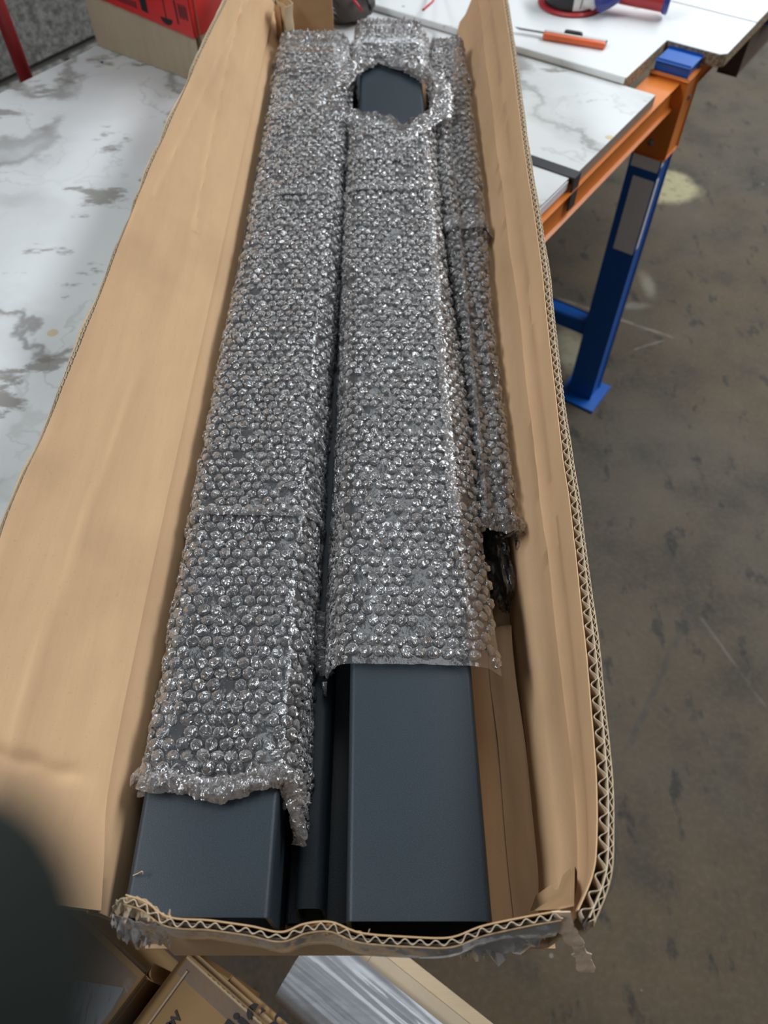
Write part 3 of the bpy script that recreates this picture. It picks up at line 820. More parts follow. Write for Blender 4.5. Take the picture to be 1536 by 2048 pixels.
def build_sleeve(name, label, S, near, far, pitch=0.0101, hole=None, seed=1, drop=0.05, flat=1.0, tilt=0.0):
    base = Vector(S.pt(0.5, (near(0.5)+far(0.5))/2)); base.z = T+0.03
    root = empty(name, base); tag(root, label, 'bubble wrap', 'bubble wrap sleeves in the long carton')
    NS, NY = 48, 330
    V = np.zeros((NS*NY, 3)); uv = np.zeros((NS*NY, 2))
    for i in range(NS):
        s = i/(NS-1); y0 = near(s); y1 = far(s)
        for j in range(NY):
            y = y0+(y1-y0)*j/(NY-1)
            V[i*NY+j] = S.pt(s, y)
    F = []
    for i in range(NS-1):
        for j in range(NY-1):
            f = (i*NY+j, (i+1)*NY+j, (i+1)*NY+j+1, i*NY+j+1)
            if hole is not None:
                c = V[list(f)].mean(axis=0)
                if c[2] > T+0.094 and in_poly(c[0]+0.003*nz(c[0]*200, c[1]*200, 1), c[1]+0.003*nz(c[0]*200, c[1]*200, 5), hole): continue
            F.append(f)
    obj('film', V, F, M_FILM, root, True)
    # bubbles on a hexagonal lattice
    r_ = random.Random(seed); L = []
    wmax = max(S.width(near(0.5)+0.1), S.width(far(0.5)-0.1))
    rows = int((far(0.5)-min(near(s/10) for s in range(11))+0.05)/(pitch*0.866))
    ymin = min(near(s/10) for s in range(11))-0.005
    for j in range(rows):
        for i in range(int(wmax/pitch)+1):
            if r_.random() < drop: continue
            yy = ymin+j*pitch*0.866
            q = (i+0.5*(j % 2))*pitch + pitch*0.4
            wd = S.width(min(max(yy, near(0.5)), far(0.5)))
            s = q/wd
            yv = yy + tilt*(s-0.5) + r_.uniform(-.0007, .0007); s += r_.uniform(-.0006, .0006)/wd
            if s < 0.01 or s > 0.99: continue
            if yv < near(s)+0.0035 or yv > far(s)-0.004: continue
            p = S.pt(s, yv)
            if hole is not None and p[2] > T+0.094 and in_poly(p[0], p[1], HOLE_BIG): continue
            e = 0.004
            ds = S.pt(min(s+e/wd, 1), yv)-S.pt(max(s-e/wd, 0), yv); dy = S.pt(s, yv+e)-S.pt(s, yv-e)
            n = np.cross(ds, dy); n /= np.linalg.norm(n)
            if n[2] < -0.2: n = -n
            n = n+np.array([r_.uniform(-.12, .12), r_.uniform(-.12, .12), 0]); n /= np.linalg.norm(n)
            rad = pitch*0.455*r_.uniform(0.90, 1.04); hh = 0.0034*flat*r_.uniform(0.65, 1.12)
            if r_.random() < 0.08: hh *= 0.35
            a = np.cross([0.0, 1.0, 0.0], n); a /= np.linalg.norm(a); b = np.cross(n, a)
            th = r_.uniform(0, 6.283); sx = r_.uniform(0.90, 1.05)
            a2 = a*math.cos(th)+b*math.sin(th); b2 = -a*math.sin(th)+b*math.cos(th)
            L.append((p, a2*rad*sx, b2*rad/sx, n*hh, r_.randrange(len(BUB)), yv-0.3*min(n[2], 0.8)))
    L.sort(key=lambda e: e[5])
    for (p, a, b, n, v, _) in L[:290]:
        o = bpy.data.objects.new('bubble', BUB[v][0]); COL.objects.link(o); o.parent = root
        q = p-np.array(base)
        o.matrix_local = Matrix(((a[0], b[0], n[0], q[0]), (a[1], b[1], n[1], q[1]), (a[2], b[2], n[2], q[2]), (0, 0, 0, 1)))
    VV = []; FF = []; off = 0
    for (p, a, b, n, v, _) in L[290:]:
        bv = BUB[v][1]
        VV.append(p+bv[:, :1]*a+bv[:, 1:2]*b+bv[:, 2:]*n)
        FF += [tuple(i+off for i in f) for f in BUB[v][2]]; off += len(bv)
    if VV:
        o = obj('bubble_field', np.vstack(VV), FF, M_BUBBLE, root, True); o['kind'] = 'stuff'
    print(name, len(L))
    return root

def bunch(parent, name, path, wd, hgt, m, seed, n=120, rows=9, wob=1.0):
    """crumpled ridge of film following a world path"""
    C = catmull(path, n); G = np.zeros((n, rows, 3))
    for i in range(n):
        t = C[min(i+1, n-1)]-C[max(i-1, 0)]; t[2] = 0; t /= (np.linalg.norm(t) or 1)
        sd = np.array([-t[1], t[0], 0])
        for j in range(rows):
            u = j/(rows-1)*2-1
            w_ = wd*(1+0.35*wob*nz(i*0.13, 0, seed))
            z = hgt*(1-u*u)*(1+0.8*wob*nz(i*0.35, j*0.8, seed+2))+0.0012*wob*nz(i*0.9, j*1.7, seed+5)
            G[i, j] = C[i]+sd*u*w_+np.array([0, 0, z])+sd*0.0016*wob*nz(i*0.6, j*0.9, seed+8)
    o = sheet(name, G, grid_normals(G), 0, 0.0003, m, parent)
    return o

# --- left sleeve
PL = [(-0.170, 0.040), (-0.168, 0.075), (-0.163, 0.098), (-0.152, 0.1045), (-0.115, 0.1045), (-0.078, 0.1045), (-0.065, 0.098), (-0.058, 0.082), (-0.0555, 0.055), (-0.055, 0.025)]
PLf = [(-0.166, 0.040), (-0.164, 0.075), (-0.159, 0.098), (-0.148, 0.105), (-0.112, 0.106), (-0.072, 0.105), (-0.058, 0.099), (-0.0505, 0.082), (-0.049, 0.055), (-0.049, 0.025)]
SL = Sleeve([(0.13, PL), (0.5, PL), (0.85, PLf), (1.35, PLf)], 3, 1.25,
            [(0.385, 0.015, 0.0030, 0.004), (0.86, 0.02, 0.0028, 0.005), (0.17, 0.01, 0.0035, 0.006), (1.18, 0.0, 0.003, 0.01), (1.25, 0.0, 0.004, 0.012)])
def near_l(s):
    y = 0.158 + 0.007*math.sin(s*9+0.5) + 0.004*nz(s*14, 0, 2.2)
    if s < 0.35: y -= 0.010*(0.35-s)/0.35
    if s > 0.66: y -= 0.028*smooth01((s-0.66)/0.12)*(1 if s < 0.86 else max(0.2, 1-(s-0.86)/0.10))
    return y
def far_l(s): return 1.292+0.006*nz(s*8, 0, 7)
wl = build_sleeve('bubble_wrap', 'bubble wrap sleeve around the post beside the laid-open left flap', SL, near_l, far_l, seed=5, drop=0.03)
def pathL(f, s0, s1, n=14, dz=0.0015): return [Vector(SL.pt(s0+(s1-s0)*i/(n-1), f(s0+(s1-s0)*i/(n-1))))+Vector((0, 0, dz)) for i in range(n)]
bunch(wl, 'crumpled_edge', pathL(lambda s: near_l(s)+0.006, 0.16, 0.74, 20), 0.0085, 0.0042, M_EDGE, 31)
bunch(wl, 'overlap_seam', pathL(lambda s: 0.385+0.022*(s-0.5)+0.004*math.sin(s*7), 0.20, 0.78), 0.0040, 0.0016, M_EDGE, 35)
bunch(wl, 'overlap_seam', pathL(lambda s: 0.862+0.02*(s-0.5), 0.30, 0.80), 0.0045, 0.0018, M_EDGE, 37)
bunch(wl, 'crumpled_edge', pathL(lambda s: 1.284, 0.14, 0.80), 0.014, 0.010, M_EDGE, 39)
# hanging torn tail
tail = [Vector(SL.pt(0.80, near_l(0.80)+0.004)), at(585, 1600, T+0.092), at(594, 1640, T+0.085), at(600, 1668, T+0.080), at(597, 1692, T+0.075)]
bunch(wl, 'torn_tail', tail, 0.0045, 0.0022, M_EDGE, 44, n=50, rows=6)

# --- centre sleeve with torn hole
hole_px = [(722, 145), (755, 127), (800, 140), (851, 166), (862, 205), (853, 226), (820, 244), (801, 258), (780, 240), (735, 233), (712, 226), (680, 218), (672, 200), (695, 175)]
HOLE = [(at(x, y, T+0.106).x, at(x, y, T+0.106).y) for x, y in hole_px]
hc = np.mean(HOLE, axis=0)
HOLE_BIG = [tuple(hc+(np.array(p)-hc)*1.13) for p in HOLE]
PCn = [(-0.044, 0.025), (-0.0445, 0.055), (-0.043, 0.082), (-0.036, 0.099), (-0.024, 0.1045), (0.020, 0.1050), (0.062, 0.1045), (0.074, 0.1015), (0.083, 0.0945), (0.0895, 0.086)]
PCm = [(-0.0435, 0.025), (-0.0440, 0.055), (-0.042, 0.082), (-0.036, 0.099), (-0.024, 0.1045), (0.016, 0.1050), (0.056, 0.1045), (0.067, 0.1010), (0.075, 0.095), (0.081, 0.0905)]
PCf = [(-0.0465, 0.025), (-0.0470, 0.055), (-0.0465, 0.082), (-0.043, 0.099), (-0.034, 0.1055), (0.010, 0.1060), (0.048, 0.1050), (0.061, 0.100), (0.067, 0.090), (0.070, 0.078)]
SCN = Sleeve([(0.2, PCn), (0.45, PCm), (0.85, PCf), (1.4, PCf)], 17, 0.75,
             [(0.87, 0.01, 0.0035, 0.006), (0.945, 0.0, 0.003, 0.008), (1.22, 0.0, 0.004, 0.010), (1.28, 0.0, 0.005, 0.012)])
def near_c(s):
    y = 0.2485-0.004*s+0.0012*nz(s*20, 0, 5)
    if s < 0.38: y -= 0.012*smooth01((0.38-s)/0.2)
    return y
def far_c(s): return 1.335+0.006*nz(s*8, 0, 3)
wc = build_sleeve('bubble_wrap', 'bubble wrap sleeve with a torn hole showing the bare post', SCN, near_c, far_c, hole=HOLE, seed=9, drop=0.07, tilt=-0.010)
def pathC(f, s0, s1, n=14, dz=0.0015): return [Vector(SCN.pt(s0+(s1-s0)*i/(n-1), f(s0+(s1-s0)*i/(n-1))))+Vector((0, 0, dz)) for i in range(n)]
ring = [Vector((hc[0]+(p[0]-hc[0])*1.10, hc[1]+(p[1]-hc[1])*1.10, T+0.107)) for p in HOLE]
ring.append(ring[0])
bunch(wc, 'torn_edge', ring, 0.0060, 0.0050, M_EDGE, 51, n=260, rows=9, wob=2.0)
ring2 = [Vector((hc[0]+(p[0]-hc[0])*1.32-0.002, hc[1]+(p[1]-hc[1])*1.25, T+0.106)) for p in HOLE]; ring2.append(ring2[0])
bunch(wc, 'torn_edge', ring2, 0.0120, 0.0035, M_EDGE, 53, n=260, rows=9, wob=2.0)
bunch(wc, 'overlap_seam', pathC(lambda s: 0.865+0.01*s, 0.30, 0.80), 0.0045, 0.0020, M_EDGE, 57)
bunch(wc, 'overlap_seam', pathC(lambda s: 0.955-0.01*s, 0.26, 0.70), 0.014, 0.0030, M_EDGE, 58, wob=1.8)
bunch(wc, 'crumpled_edge', pathC(lambda s: 1.318, 0.22, 0.86), 0.018, 0.012, M_EDGE, 59)
# flat bubble-free margin along the right shoulder, and the folded left lip
lip = [Vector(SCN.pt(0.865-0.02*i/19, 0.38+0.62*i/19))+Vector((0, 0, 0.002)) for i in range(20)]
bunch(wc, 'film_margin', lip, 0.0045, 0.0014, M_EDGE, 61, n=260, rows=6, wob=1.5)
lip = [Vector(SCN.pt(0.235+0.004*math.sin(i), 0.25+0.75*i/19))+Vector((0, 0, 0.001)) for i in range(20)]
bunch(wc, 'film_margin', lip, 0.0035, 0.0018, M_EDGE, 63, n=260, rows=6, wob=0.8)
lip = [at(640, 1225, T+0.075), at(637, 1260, T+0.072), at(640, 1300, T+0.072), at(650, 1335, T+0.074), at(655, 1352, T+0.070)]
bunch(wc, 'film_scrap', lip, 0.006, 0.003, M_EDGE, 66, n=60, rows=7, wob=1.2)
lip = [at(640, 1350, T+0.055), at(632, 1385, T+0.052), at(625, 1425, T+0.050)]
bunch(wc, 'film_scrap', lip, 0.008, 0.004, M_BAG, 68, n=50, rows=7, wob=1.2)

# --- right sleeve
PRn = [(0.0785, 0.030), (0.0790, 0.060), (0.0815, 0.082), (0.0880, 0.0885), (0.0940, 0.0860), (0.1000, 0.0835), (0.1080, 0.0850), (0.1140, 0.080), (0.1170, 0.068), (0.1175, 0.050)]
PRf = [(0.0700, 0.030), (0.0705, 0.060), (0.0735, 0.086), (0.0810, 0.0945), (0.0880, 0.0900), (0.0965, 0.0900), (0.1120, 0.0940), (0.1210, 0.088), (0.1250, 0.074), (0.1255, 0.050)]
SR = Sleeve([(0.35, PRn), (0.62, PRn), (0.95, PRf), (1.4, PRf)], 29, 1.1, [(0.82, 0.01, 0.005, 0.008), (1.2, 0, 0.004, 0.01)])
def near_r(s): return 0.386+0.010*nz(s*7, 0, 8)+0.004*nz(s*25, 0, 3)-0.006*s
def far_r(s): return 1.315+0.006*nz(s*8, 0, 13)
wr = build_sleeve('bubble_wrap', 'narrow bubble wrap sleeve along the right carton wall', SR, near_r, far_r, seed=13, drop=0.04)
def pathR(f, s0, s1, n=12, dz=0.0015): return [Vector(SR.pt(s0+(s1-s0)*i/(n-1), f(s0+(s1-s0)*i/(n-1))))+Vector((0, 0, dz)) for i in range(n)]
bunch(wr, 'crumpled_edge', pathR(lambda s: near_r(s)+0.006, 0.22, 0.86), 0.009, 0.0050, M_EDGE, 71, wob=1.3)
bunch(wr, 'overlap_seam', pathR(lambda s: 0.82+0.01*(s-0.5), 0.24, 0.88), 0.012, 0.0035, M_EDGE, 73, wob=1.3)
bunch(wr, 'film_margin', [Vector(SR.pt(0.52, 0.40+0.75*i/19))+Vector((0, 0, 0.001)) for i in range(20)], 0.0022, 0.0040, M_EDGE, 75, n=240, rows=6, wob=0.7)
bunch(wr, 'crumpled_edge', pathR(lambda s: 1.300, 0.15, 0.88), 0.016, 0.009, M_EDGE, 77)

# ================================================================== hardware bag beside the rail
hb = at(988, 1140, T+0.012)
hbr = empty('hardware_bag', hb); tag(hbr, 'clear plastic bag of black fixings lying by the right carton wall', 'bag')
def lump(name, c, r3, m, parent, seed, amp=0.25, n=20, rot=0.0, fr=2.4):
    V = []; F = []; nn = n*2
    for i in range(n+1):
        th = math.pi*i/n
        for j in range(nn):
            ph_ = 2*math.pi*j/nn
            d = Vector((math.sin(th)*math.cos(ph_), math.sin(th)*math.sin(ph_), math.cos(th)))
            k_ = 1+amp*noise.noise(d*fr+Vector((seed, seed*0.7, 0)))+amp*0.5*noise.noise(d*fr*2.7+Vector((seed, 3, 1)))
            q = Vector((d.x*r3[0]*k_, d.y*r3[1]*k_, d.z*r3[2]*k_)); q.rotate(Matrix.Rotation(rot, 3, 'Z'))
            V.append(Vector(c)+q)
    for i in range(n):
        for j in range(nn):
            j2 = (j+1) % nn
            F.append((i*nn+j, (i+1)*nn+j, (i+1)*nn+j2, i*nn+j2))
    return obj(name, V, F, m, parent, True)
lump('bag_film', hb+Vector((0, 0.0, 0.022)), (0.0135, 0.052, 0.024), M_BAG, hbr, 3.3, 0.28, 22, 0.08)
for i, (dx, dy, dz, ln, rot) in enumerate([(-0.003, 0.010, 0.030, 0.030, 0.3), (0.003, -0.012, 0.020, 0.030, -0.4), (0.0, -0.028, 0.014, 0.022, 0.9), (-0.004, 0.024, 0.018, 0.026, -0.2)]):
    c = hb+Vector((dx, dy, dz)); d = Vector((math.sin(rot)*0.5, math.cos(rot), 0.1)).normalized()
    lathe('bolt', c-d*ln/2, d, [(0.0062, 0), (0.0062, 0.005), (0.0034, 0.005), (0.0034, ln)], M_BLACK, hbr, 12)

# curl of cardboard fibre on the left post
fc = [at(266, 1751, T+0.101), at(276, 1747, T+0.1035), at(284, 1743, T+0.106), at(286, 1749, T+0.1035)]
o = tube('cardboard_shred', fc, 0.0004, M_RIM, None, 20, 6, loc=fc[0]); tag(o, 'tiny curled cardboard shred lying on the bare steel post', 'shred')

# ================================================================== things on the bench
# ---- carton with red tape
ca0, cb0 = 0.948, -1.297
rc = empty('taped_carton', bench(ca0+0.15, cb0+0.13, T)); tag(rc, 'pale cardboard carton with red printed tape at the back corner of the bench', 'carton')
CW, CD, CHH = 0.262, 0.32, 0.20
# body with corrugation waves on the front face
G = np.zeros((80, 12, 3))
for i in range(80):
    for j in range(12):
        b_ = cb0+CW*i/79
        bulge = 0.0011*(1+math.sin(i*0.95))+0.0012*(1+nz(i*0.2, j*0.15, 2))
        p = bench(ca0-0.0035+bulge, b_, T+0.001+CHH*j/11); G[i, j] = p
sheet('front_panel', G, grid_normals(G), 0, 0.0006, M_CARTON_PALE, rc)
bench_box('body', ca0+0.006, ca0+CD, cb0, cb0+CW, T+0.001, T+CHH, M_CARTON_PALE, rc, 0.004)
def on_face(u_, v_, d=0.0045):   # u along the front face, v up
    return bench(ca0-d-0.001, cb0+u_, T+v_)
zt0 = 0.081
n_ = 24
V = []; F = []
for i in range(n_+1):
    u_ = -0.002+(CW+0.004)*i/n_
    low = zt0+0.010*(1-i/n_)-0.006*(i/n_)+0.0008*nz(i*0.7, 0, 4)
    V += [on_face(u_, low, 0.0052), on_face(u_, CHH+0.001, 0.0052), on_face(u_, low, 0.0046), on_face(u_, CHH+0.001, 0.0046)]
for i in range(n_):
    a, b = 4*i, 4*i+4
    F += [(a, b, b+1, a+1), (a+2, a+3, b+3, b+2), (a, a+2, b+2, b), (a+1, b+1, b+3, a+3)]
rt = obj('red_tape', V, F, M_REDTAPE, rc)
V = [bench(ca0-0.004, cb0+CW+0.0008, T+zt0-0.006), bench(ca0+CD, cb0+CW+0.0008, T+zt0+0.004), bench(ca0+CD, cb0+CW+0.0008, T+CHH), bench(ca0-0.004, cb0+CW+0.0008, T+CHH)]
V2 = [v+N*0.0006 for v in V]
obj('red_tape', V+V2, [(0, 1, 2, 3), (7, 6, 5, 4), (0, 4, 5, 1), (1, 5, 6, 2), (2, 6, 7, 3), (3, 7, 4, 0)], M_REDTAPE, rc)
bench_box('red_tape', ca0-0.004, ca0+CD+0.002, cb0-0.001, cb0+CW+0.001, T+CHH, T+CHH+0.0008, M_REDTAPE, rc)
def print_poly(name, uv, m=M_PRINT, d=0.0056):
    V = [on_face(u_, v_, d) for u_, v_ in uv]; V2 = [on_face(u_, v_, d-0.0004) for u_, v_ in uv]; k = len(uv)
    obj(name, V+V2, [tuple(range(k)), tuple(range(2*k-1, k-1, -1))]+[(i, k+i, k+(i+1) % k, (i+1) % k) for i in range(k)], m, rt)
# bottle silhouette, wine glass foot, arrow shafts, rows of small print
print_poly('bottle_print', [(0.150, 0.093), (0.164, 0.091), (0.165, 0.112), (0.161, 0.132), (0.157, 0.150), (0.150, 0.150), (0.148, 0.115)])
arc_ = [(0.206+0.0135*math.cos(math.pi+math.pi*i/12), 0.093+0.010*math.sin(math.pi+math.pi*i/12)) for i in range(13)]
print_poly('glass_print', arc_)
print_poly('glass_print', [(0.205, 0.093), (0.207, 0.093), (0.207, 0.125), (0.205, 0.125)])
print_poly('glass_print', [(0.190, 0.125), (0.222, 0.125), (0.226, 0.160), (0.186, 0.160)])
print_poly('arrow_print', [(0.231, 0.090), (0.234, 0.090), (0.233, 0.125), (0.230, 0.125)])
print_poly('arrow_print', [(0.124, 0.108), (0.128, 0.108), (0.128, 0.150), (0.124, 0.150)])
print_poly('arrow_print', [(0.132, 0.106), (0.1345, 0.106), (0.131, 0.150), (0.128, 0.150)])
for i in range(17):
    u_ = 0.028+i*0.0066
    print_poly('small_print', [(u_, 0.0985-0.00006*i*6), (u_+0.0048, 0.0985-0.00006*i*6), (u_+0.0048, 0.1025), (u_, 0.1025)], M_DARKPRINT)
for i in range(5):
    u_ = 0.238+i*0.004
    print_poly('small_print', [(u_, 0.100+0.004*(i % 2)), (u_+0.003, 0.100), (u_+0.003, 0.118), (u_, 0.122)], M_DARKPRINT)

# ---- tape dispenser
td0 = at(1140, 10, BT)
td = empty('tape_dispenser', td0); tag(td, 'red and blue hand tape dispenser lying on the white board', 'tape dispenser')
lathe('side_plate', td0, Z, [(0.060, 0.001), (0.062, 0.004), (0.058, 0.007), (0.050, 0.006)], M_REDPL, td, 48)
lathe('tape_core', td0, Z, [(0.050, 0.0062), (0.050, 0.050), (0.042, 0.050), (0.042, 0.0062)], M_BLACK, td, 48, cap=False)
lathe('side_plate', td0+Vector((0, 0, 0.051)), Z, [(0.046, 0.0), (0.048, 0.004), (0.03, 0.006)], M_REDPL, td, 48)
V = []; F = []
for i in range(15):
    an = math.radians(-95+i*6.0)
    for zz in (0.0085, 0.046):
        V.append(td0+Vector((0.0515*math.cos(an), 0.0515*math.sin(an), zz)))
for i in range(14): F.append((2*i, 2*i+2, 2*i+3, 2*i+1))
pt_ = obj('printed_tape', V, F, M_WHPL, td, True)
for i in (2, 5, 6, 9, 11):
    an = math.radians(-95+i*6.0+2); an2 = an+0.06
    V = [td0+Vector((0.0522*math.cos(a_), 0.0522*math.sin(a_), zz)) for a_, zz in ((an, 0.012), (an+0.03, 0.012), (an2+0.06, 0.044), (an2+0.03, 0.044))]
    obj('dark_stripe', V, [(0, 1, 2, 3)], M_PRINT, pt_)
lump('spout', at(1182, 2, BT+0.022), (0.020, 0.012, 0.014), M_WHPL, td, 2.0, 0.2, 12)
nk = [at(1196, 8, BT+0.02), at(1212, 0, BT+0.028), at(1232, -12, BT+0.032)]
tube('neck', nk, 0.016, M_BLUEPL, td, 16, 18)
hd = [at(1216, -18, BT+0.030), at(1255, -10, BT+0.030), at(1295, -4, BT+0.030), at(1334, 2, BT+0.029)]
tube('handle', hd, 0.0175, M_REDPL, td, 24, 22, taper=lambda t: 0.86+0.22*t)
e0 = np.array(hd[-1]); ed = Vector(np.array(hd[-1])-np.array(hd[-2])).normalized()
lathe('end_cap', Vector(e0)-ed*0.006, ed, [(0.0185, 0), (0.0215, 0.004), (0.0215, 0.011), (0.017, 0.012), (0.0165, 0.002), (0.001, 0.002)], M_BLUEPL, td, 28, cap=False)

# ---- snap knife
k0, k1 = at(1086, 71, BT+0.006), at(1211, 92, BT+0.006)
kn = empty('utility_knife', (k0+k1)/2-Vector((0, 0, 0.006))); tag(kn, 'orange snap-blade utility knife with black slider on the white board', 'knife')
kd = (k1-k0).normalized(); ks = Vector((-kd.y, kd.x, 0))
L_ = (k1-k0).length
oriented_box('handle', (k0+k1)/2, kd, ks, Z, L_, 0.0105, 0.011, M_ORPL, kn, 0.003)
oriented_box('white_inlay', (k0+k1)/2+ks*0.0072+Z*0.001, kd, ks, Z, L_*0.97, 0.0042, 0.010, M_WHPL, kn, 0.001)
oriented_box('blade_rail', (k0+k1)/2+ks*0.0112, kd, ks, Z, L_, 0.0040, 0.010, M_BLACK, kn, 0.001)
oriented_box('slider', k0+kd*L_*0.45+ks*0.0160+Z*0.003, kd, ks, Z, 0.034, 0.011, 0.013, M_BLACK, kn, 0.004)
bs = k0+ks*0.004
V = [bs+Z*0.001, bs+ks*0.008+Z*0.001, bs-kd*0.056+ks*0.008+Z*0.001, bs-kd*0.046+Z*0.001]
V2 = [v+Z*0.0008 for v in V]
obj('blade', V+V2, [(3, 2, 1, 0), (4, 5, 6, 7), (0, 1, 5, 4), (1, 2, 6, 5), (2, 3, 7, 6), (3, 0, 4, 7)], M_BLADE, kn)

# ---- wires and pouch beyond the far end of the carton
pc = at(690, 8, T+0.03)
pr = empty('cloth_pouch', (pc.x, pc.y, T)); tag(pr, 'dark crumpled cloth pouch behind the far end of the long carton', 'pouch')
lump('pouch_body', pc, (0.055, 0.035, 0.030), M_POUCH, pr, 8.2, 0.22, 20)
def cable(pts, m, label):
    o = tube('cable', pts, 0.0034 if m is M_BLACKWIRE else 0.0020, m, None, 40, 10, loc=pts[0]); tag(o, label, 'cable'); return o
cable([at(676, 36, T+0.075), at(660, 20, T+0.085), at(643, 4, T+0.085), at(632, -20, T+0.075), at(625, -60, T+0.02)], M_BLACKWIRE, 'thick black cable curving past the torn cardboard end panel')
cable([at(672, 26, T+0.08), at(655, 8, T+0.09), at(645, -14, T+0.085), at(640, -50, T+0.02)], M_BLACKWIRE, 'short black cable lying doubled against the thicker black cable')
cable([at(724, 22, T+0.09), at(714, 8, T+0.10), at(706, -6, T+0.095), at(700, -45, T+0.02)], M_REDWIRE, 'red wire rising over the dark cloth pouch')
cable([at(741, 20, T+0.09), at(737, 4, T+0.10), at(731, -10, T+0.095), at(728, -45, T+0.02)], M_BLACKWIRE, 'black wire bent beside the red wire over the pouch')
cable([at(846, 20, T+0.08), at(858, 10, T+0.075), at(867, 0, T+0.06), at(871, -20, T+0.04), at(872, -50, T+0.022)], M_REDWIRE, 'thin red wire lying on the white board behind the wrap')

# ---- pale crumbs on the marble
for i, (x, y, r) in enumerate([(280, 361, 0.0035), (283, 130, 0.0030), (335, 138, 0.0030), (204, 126, 0.0025), (330, 245, 0.003)]):
    p = at(x, y, T)
    lbl = ['white chip on the marble near the carton rim', 'white crumb at the foot of the red taped carton', 'pale crumb under the red taped carton edge', 'blue-grey speck near the bench back corner', 'beige cardboard flake beside the carton rim'][i]
    o = lump('crumb', p+Vector((0, 0, r*0.6)), (r, r*0.8, r*0.6), M_CRUMB if i != 3 else M_BLUEPL, None, i*2.2, 0.3, 6)
    tag(o, lbl, 'crumb')

# ================================================================== cartons standing below the bench end
def carton(name, apex, e1, e2, l1, l2, h, m, label, bevel=0.006):
    z1 = apex.z; c = apex+e1*l1/2+e2*l2/2
    r = empty(name, (c.x, c.y, z1-h)); tag(r, label, 'carton')
    oriented_box('body', Vector((c.x, c.y, z1-h/2)), e1, e2, Z, l1, l2, h, m, r, bevel, seg=3)
    return r
ZB = 0.55
apB = at(375, 1905, ZB)
e1 = Vector((-0.572, -0.820, 0)); e2 = Vector((0.820, -0.572, 0))
cB = carton('carton', apB, e1, e2, 0.34, 0.36, ZB, M_CARTON, 'brown carton with bold black lettering below the bench end')
# layered flap edge along the right side and a tape strip
def top_strip(name, parent, ap, ea, eb, a0, a1, b0, b1, z, th, m, bev=0.0008):
    return oriented_box(name, ap+ea*(a0+a1)/2+eb*(b0+b1)/2+Z*(z+th/2), ea, eb, Z, a1-a0, b1-b0, th, m, parent, bev)
top_strip('flap_ply', cB, apB, e2, e1, 0.002, 0.36, 0.0005, 0.0035, -0.0005, 0.0020, M_RIM)
top_strip('flap_ply', cB, apB, e2, e1, 0.004, 0.36, -0.0040, 0.0002, -0.006, 0.006, M_KRAFT_OUT)
top_strip('flap_ply', cB, apB, e2, e1, 0.050, 0.36, -0.0100, -0.0055, -0.014, 0.008, M_CARTON)
for i in range(18):
    top_strip('flute_gap', cB, apB, e2, e1, 0.030+i*0.0065, 0.0338+i*0.0065, 0.0012, 0.0026, 0.0016, 0.0003, M_PRINT, 0)
top_strip('clear_tape', cB, apB, e2, e1, 0.0, 0.36, 0.004, 0.020, 0.0003, 0.0004, M_TAPE, 0)
top_strip('fold_line', cB, apB, e1, e2, 0.012, 0.34, 0.010, 0.0125, -0.0004, 0.0012, M_CARTON_PALE)
def letter(txt, px, py, z, size, rot, parent, bold=0.0):
    cu = bpy.data.curves.new('printed_letter', 'FONT'); cu.body = txt; cu.size = size; cu.offset = bold; cu.extrude = 0.0002
    cu.align_x = 'CENTER'; cu.align_y = 'CENTER'
    tmp = bpy.data.objects.new('tmp', cu); COL.objects.link(tmp)
    dg = bpy.context.evaluated_depsgraph_get(); me = bpy.data.meshes.new_from_object(tmp.evaluated_get(dg))
    bpy.data.objects.remove(tmp)
    me.name = 'printed_letter'; me.materials.clear(); me.materials.append(M_PRINT)
    o = bpy.data.objects.new('printed_letter', me); COL.objects.link(o); o.parent = parent
    o.location = at(px, py, z)-root_loc(parent); o.rotation_euler = (0, 0, rot); return o
LR = math.radians(55)
letter('e', 507, 2024, ZB+0.0032, 0.034, LR, cB, 0.0011)
letter('i', 487, 2046, ZB+0.0015, 0.034, LR, cB, 0.0011)
letter('l', 474, 2062, ZB+0.0015, 0.034, LR, cB, 0.0011)
letter('m', 552, 2048, ZB+0.0032, 0.030, LR, cB, 0.0002)
letter('w', 346, 2038, ZB+0.0010, 0.020, LR, cB, 0.0002)
letter('w', 334, 2060, ZB+0.0010, 0.020, LR, cB, 0.0002)

ZA = 0.552
apA = at(302, 1957, ZA)
a2 = e1.copy(); a1 = -e2
apA = apA+a1*0.004
cA = carton('carton', apA, a1, a2, 0.40, 0.34, ZA, M_CARTON, 'brown carton in clear film with a scuffed white label', 0.012)
# stretched clear film over it
G = np.zeros((40, 30, 3))
for i in range(40):
    for j in range(30):
        p = apA+a1*(-0.003+0.40*i/39)+a2*(-0.003+0.34*j/29)
        G[i, j] = p+Vector((0, 0, 0.0012+0.0018*abs(nz(i*0.12+j*0.05, j*0.9, 3))))
sheet('clear_film', G, grid_normals(G), 0, 0.0003, M_TAPE, cA)
lp = [at(152, 1960, ZA), at(249, 1976, ZA), at(200, 2060, ZA), at(90, 2060, ZA)]
V = [p+Z*0.0004 for p in lp]; V2 = [p+Z*0.0010 for p in lp]
obj('paper_label', V+V2, [(3, 2, 1, 0), (4, 5, 6, 7), (0, 1, 5, 4), (1, 2, 6, 5), (2, 3, 7, 6), (3, 0, 4, 7)], M_LABEL, cA)

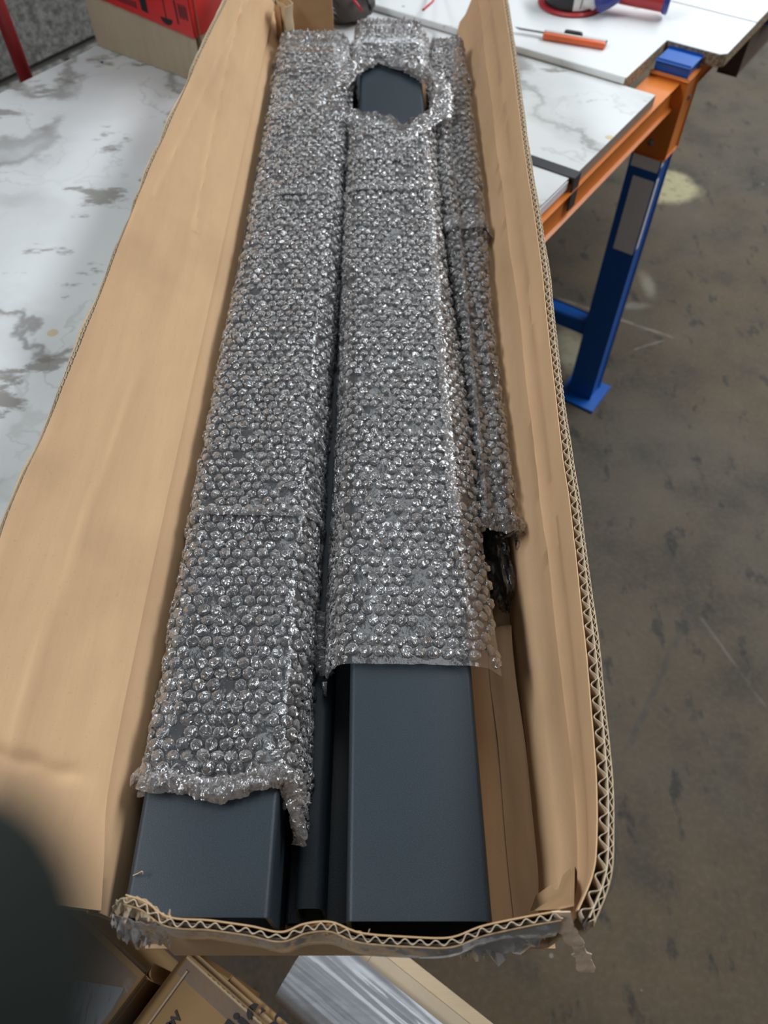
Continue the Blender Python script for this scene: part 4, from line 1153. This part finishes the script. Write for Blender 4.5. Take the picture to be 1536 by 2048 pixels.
ZC = 0.50
apC = at(755, 1893, ZC)
c1 = Vector((0.820, -0.572, 0)); c2 = Vector((-c1.y, c1.x, 0))
if c2.x > 0: c2 = -c2
cC = carton('carton', apC+c2*0.006, c1, c2, 0.38, 0.098, ZC, M_CARTON, 'brown carton with a thick layered edge under the silver bag')
top_strip('edge_ply', cC, apC, c1, c2, -0.02, 0.38, 0.004, 0.020, 0.0, 0.005, M_CARTON_PALE)
top_strip('edge_ply', cC, apC, c1, c2, -0.03, 0.38, -0.010, 0.002, -0.002, 0.005, M_RIM)
top_strip('edge_ply', cC, apC, c1, c2, -0.03, 0.38, 0.001, 0.0042, 0.0, 0.0015, M_DARKSTEEL)
top_strip('edge_ply', cC, apC, c1, c2, -0.03, 0.38, 0.018, 0.023, 0.0, 0.0025, M_TIMBER)
# silver bag slumped on it
sb0 = apC+c1*0.16+c2*0.06
sb = empty('silver_bag', (sb0.x, sb0.y, ZC)); tag(sb, 'creased silver plastic bag lying on the carton below the bench end', 'bag')
G = np.zeros((60, 50, 3))
for i in range(60):
    for j in range(50):
        u_ = i/59; v_ = j/49
        p = apC+c1*(-0.06+0.42*u_)+c2*(0.020+0.082*v_)
        h_ = 0.007+0.022*(math.sin(math.pi*min(1, 0.08+0.92*v_))**0.7)
        h_ += 0.003*nz(v_*3.5, u_*1.2, 5)+0.0015*nz(v_*22, u_*4, 2)
        h_ -= 0.010*math.exp(-((u_-0.47-0.10*(v_-0.3))/0.012)**2)*(1 if v_ < 0.33 else 0)
        G[i, j] = p+Vector((0, 0, h_))
sheet('bag_film', G, grid_normals(G), 0, 0.0006, M_SILVER, sb)

# ================================================================== blurred fingertip at the lens
R = camo.rotation_euler.to_matrix()
def lens(px, py, d): return camo.location + R @ Vector(((px-768)/FPX*d, -(py-1024)/FPX*d, -d))
DL = 0.027
fp = [(-95, 1560), (-88, 1640), (-78, 1760), (-68, 1900), (-62, 2100), (-80, 2400), (-130, 2700), (-200, 3000)]
fg = tube('fingertip', [lens(x, y, DL) for x, y in fp], 255/FPX*DL, M_GLOVE, None, 60, 24, loc=lens(-200, 3000, DL),
          taper=lambda t: max(0.04, math.sqrt(max(0.0, 1-((0.30-t)/0.30)**2))) if t < 0.30 else 1.0)
tag(fg, 'dark out-of-focus fingertip close to the lens above the carton corner', 'finger')
